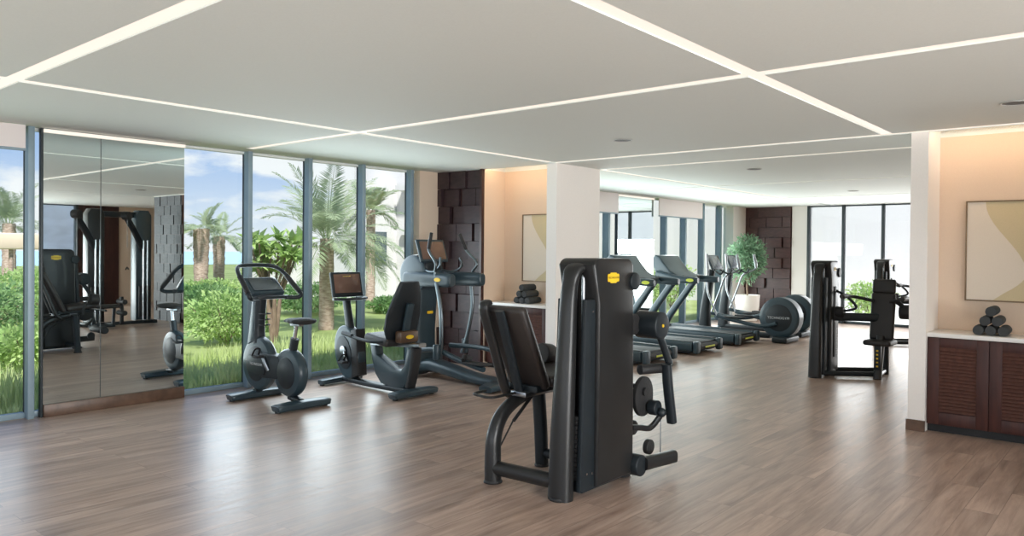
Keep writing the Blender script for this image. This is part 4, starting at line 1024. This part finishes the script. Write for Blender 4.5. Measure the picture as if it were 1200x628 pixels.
palm('date_palm', P_(8.6, 31), 2.5, .22, .20, 26, 1.7, 6, 'palm seen through the far left window beyond the canopy', ll=.4)
palm('date_palm', P_(14.3, 18.3), 2.9, .14, .13, 18, .95, 9, 'palm rising close in front of the white building', ll=.4)

def shrub(loc, rad, n, size, m, seed, label, group='garden shrubs outside the windows', wide=.45):
    t = thing('garden_shrub', label, 'shrub', loc, 0, group); rnd = random.Random(seed)
    s = MB()
    for k in range(7):
        a = rnd.uniform(0, 2*PI); s.sweep([(0, 0, 0), (rad[0]*.3*math.cos(a), rad[1]*.3*math.sin(a), rad[2]*.7), (rad[0]*.7*math.cos(a), rad[1]*.7*math.sin(a), rad[2]*1.4)], [.015, .01, .005], seg=6)
    s.obj('stems', barkm, t)
    leaf_cloud('foliage', m, t, n, rad, size, seed, wide, .1, (0, 0, rad[2]*1.02))
def broad_tree(loc, ht, spread, seed, label):
    """frangipani like tree: forking limbs ending in rosettes of long broad leaves"""
    rnd = random.Random(seed); t = thing('broad_leaved_tree', label, 'tree', loc)
    s = MB(); tips = []
    for k in range(5):
        a = rnd.uniform(0, 2*PI); r = spread*rnd.uniform(.3, .6)
        m_ = Vector((r*.5*math.cos(a), r*.5*math.sin(a), ht*.5)); s.sweep([(0, 0, 0), m_*.6, m_], [.05, .04, .03], seg=8)
        for q in range(4):
            a2 = a+rnd.uniform(-1.3, 1.3); e_ = m_+Vector((spread*.6*math.cos(a2)*rnd.random(), spread*.6*math.sin(a2)*rnd.random(), ht*rnd.uniform(.2, .5)))
            s.sweep([m_, (m_+e_)/2+Vector((0, 0, -.05)), e_], [.028, .02, .015], seg=7); tips.append(e_)
    s.obj('branches', barkm, t)
    b = MB()
    for c in tips:
        for i in range(26):
            az = rnd.uniform(0, 2*PI); el = rnd.uniform(-.2, 1.2); d = Vector((math.cos(az)*math.cos(el), math.sin(az)*math.cos(el), math.sin(el)))
            L = rnd.uniform(.22, .40); sd = d.cross(Vector((0, 0, 1))).normalized(); u_ = sd.cross(d); w_ = L*.15
            p0 = c+d*.03; p1 = c+d*L*.5+u_*.03; p2 = c+d*L+Vector((0, 0, -.06))
            b.bm.faces.new([b.bm.verts.new(p0), b.bm.verts.new(p1+sd*w_), b.bm.verts.new(p2), b.bm.verts.new(p1-sd*w_)])
    b.obj('foliage', leafa, t, fix=False)
broad_tree(P_(7.2, 11.85), 1.85, .62, 3, 'broad leaved bright green tree between the first two window fins')
sh = [(5.0, 12.2, .8, .42, leafb, 'dark leafy shrub low in the first clear window'), (6.9, 12.9, .9, .50, leafa, 'light green shrub under the thick trunked palms'), (3.5, 11.8, .55, .36, leafa, 'bright shrub near the glass beside the tall mirror'),
      (9.4, 18.6, 1.2, .42, leafb, 'deep green shrub behind the palms'), (11.6, 17.4, 1.2, .45, leafb, 'deep green hedge shrub left of the date palm'), (11.6, 22.5, 1.2, .40, leafa, 'wide pale green shrub at the lawn edge'),
      (1.9, 12.2, 1.0, .52, leafa, 'bright green shrub filling the far left window'), (3.6, 15.0, 1.2, .62, leafb, 'dark shrub behind in the far left window'), (6.2, 20.5, 1.9, .66, leafa, 'tall light shrub below the distant palm at far left'),
      (13.3, 16.2, .7, .22, leafb, 'shrub against the white building right of the date palm'), (11.2, 12.5, .6, .45, leafa, 'small shrub beside the seat of the recumbent bike window'), (13.8, 12.0, .6, .5, leafa, 'leafy plant outside behind the cross trainer console'),
      (21.6, 6.1, .75, .50, leafa, 'round shrub outside the end windows behind the press machine'), (21.9, 4.3, .7, .45, leafb, 'dark shrub outside the end windows near the pilaster'), (17.4, 10.6, .6, .7, leafa, 'shrub outside behind the treadmills'), (20.5, 11.6, .8, .8, leafa, 'shrub outside behind the back room mirror')]
for i, (x, y, r, h, m, lb) in enumerate(sh): shrub(P_(x, y), (r, r, h), int(3200*r), .10, m, 20+i, lb)
# white resort building
bw = mat('render_white', (.64, .605, .60), .85, var=(.5, .03), bump=(20, .05)); bw2 = mat('render_shade', (.66, .64, .62), .85, var=(.5, .04))
wg = mat('building_window', (.10, .13, .15), .15, var=(1, .2))
def building(name, label, boxes, wins, loc=(0, 0, 0)):
    t = thing(name, label, 'building', loc)
    b = MB()
    for q in boxes: b.bb(*q)
    b.obj('walls', bw, t)
    for q in wins:
        x0, x1, y0, y1, z0, z1 = q
        f = MB().bb(x0, x1, y0, y1, z0, z1).obj('window', wg, t)
    return t
building('resort_building', 'white resort building with stepped walls and small windows behind the palms',
   [(17.2, 48, 20, 23, GZ, 7.5), (15.6, 17.4, 20.6, 22, GZ, 3.9), (14.0, 17.2, 23.5, 24.5, GZ, 1.75), (17.0, 19.3, 18.9, 20.2, 2.1, 2.35), (16.8, 19.4, 19.2, 20.2, 3.6, 3.8), (17.0, 19.3, 18.9, 19.0, 2.35, 2.8)],
   [(18.1, 18.9, 19.9, 20.0, 3.0, 3.6), (17.5, 18.0, 19.9, 20.0, 2.3, 2.9), (19.2, 20.4, 19.9, 20.0, .4, 1.3), (22, 23, 19.9, 20.0, 2.2, 3.2), (16.0, 16.7, 20.5, 20.6, 1.2, 2.2)])
building('courtyard_wall_building', 'pale building wall close outside the end windows', [(24.5, 30, -20, 19.9, GZ, 7)], [])
sb = thing('stone_clad_wall', 'low pale stone clad wall seen in the back mirror', 'wall', (13, 1, 0))
# pale stone building opposite, behind the camera side (mirror reflection)
b2 = MB().bb(-8, 28, -12.6, -12, GZ, 6).obj('stone_face', stone, sb); b2.location = (-13, -1, 0)
c_ = thing('sun_canopy', 'beige fabric beach canopy beyond the garden at far left', 'canopy', P_(6.4, 24))
MB().box((0, 0, 1.85), (7.0, 2.6, .42), .05).obj('fabric', mat('canopy_fabric', (.70, .55, .42), .9, var=(.6, .05)), c_)
for x in (-3.2, 0, 3.2):
    for y in (-1.1, 1.1): MB().cyl((x, y, 0), (x, y, 1.7), .05, seg=10).obj('post', trunkm, c_)
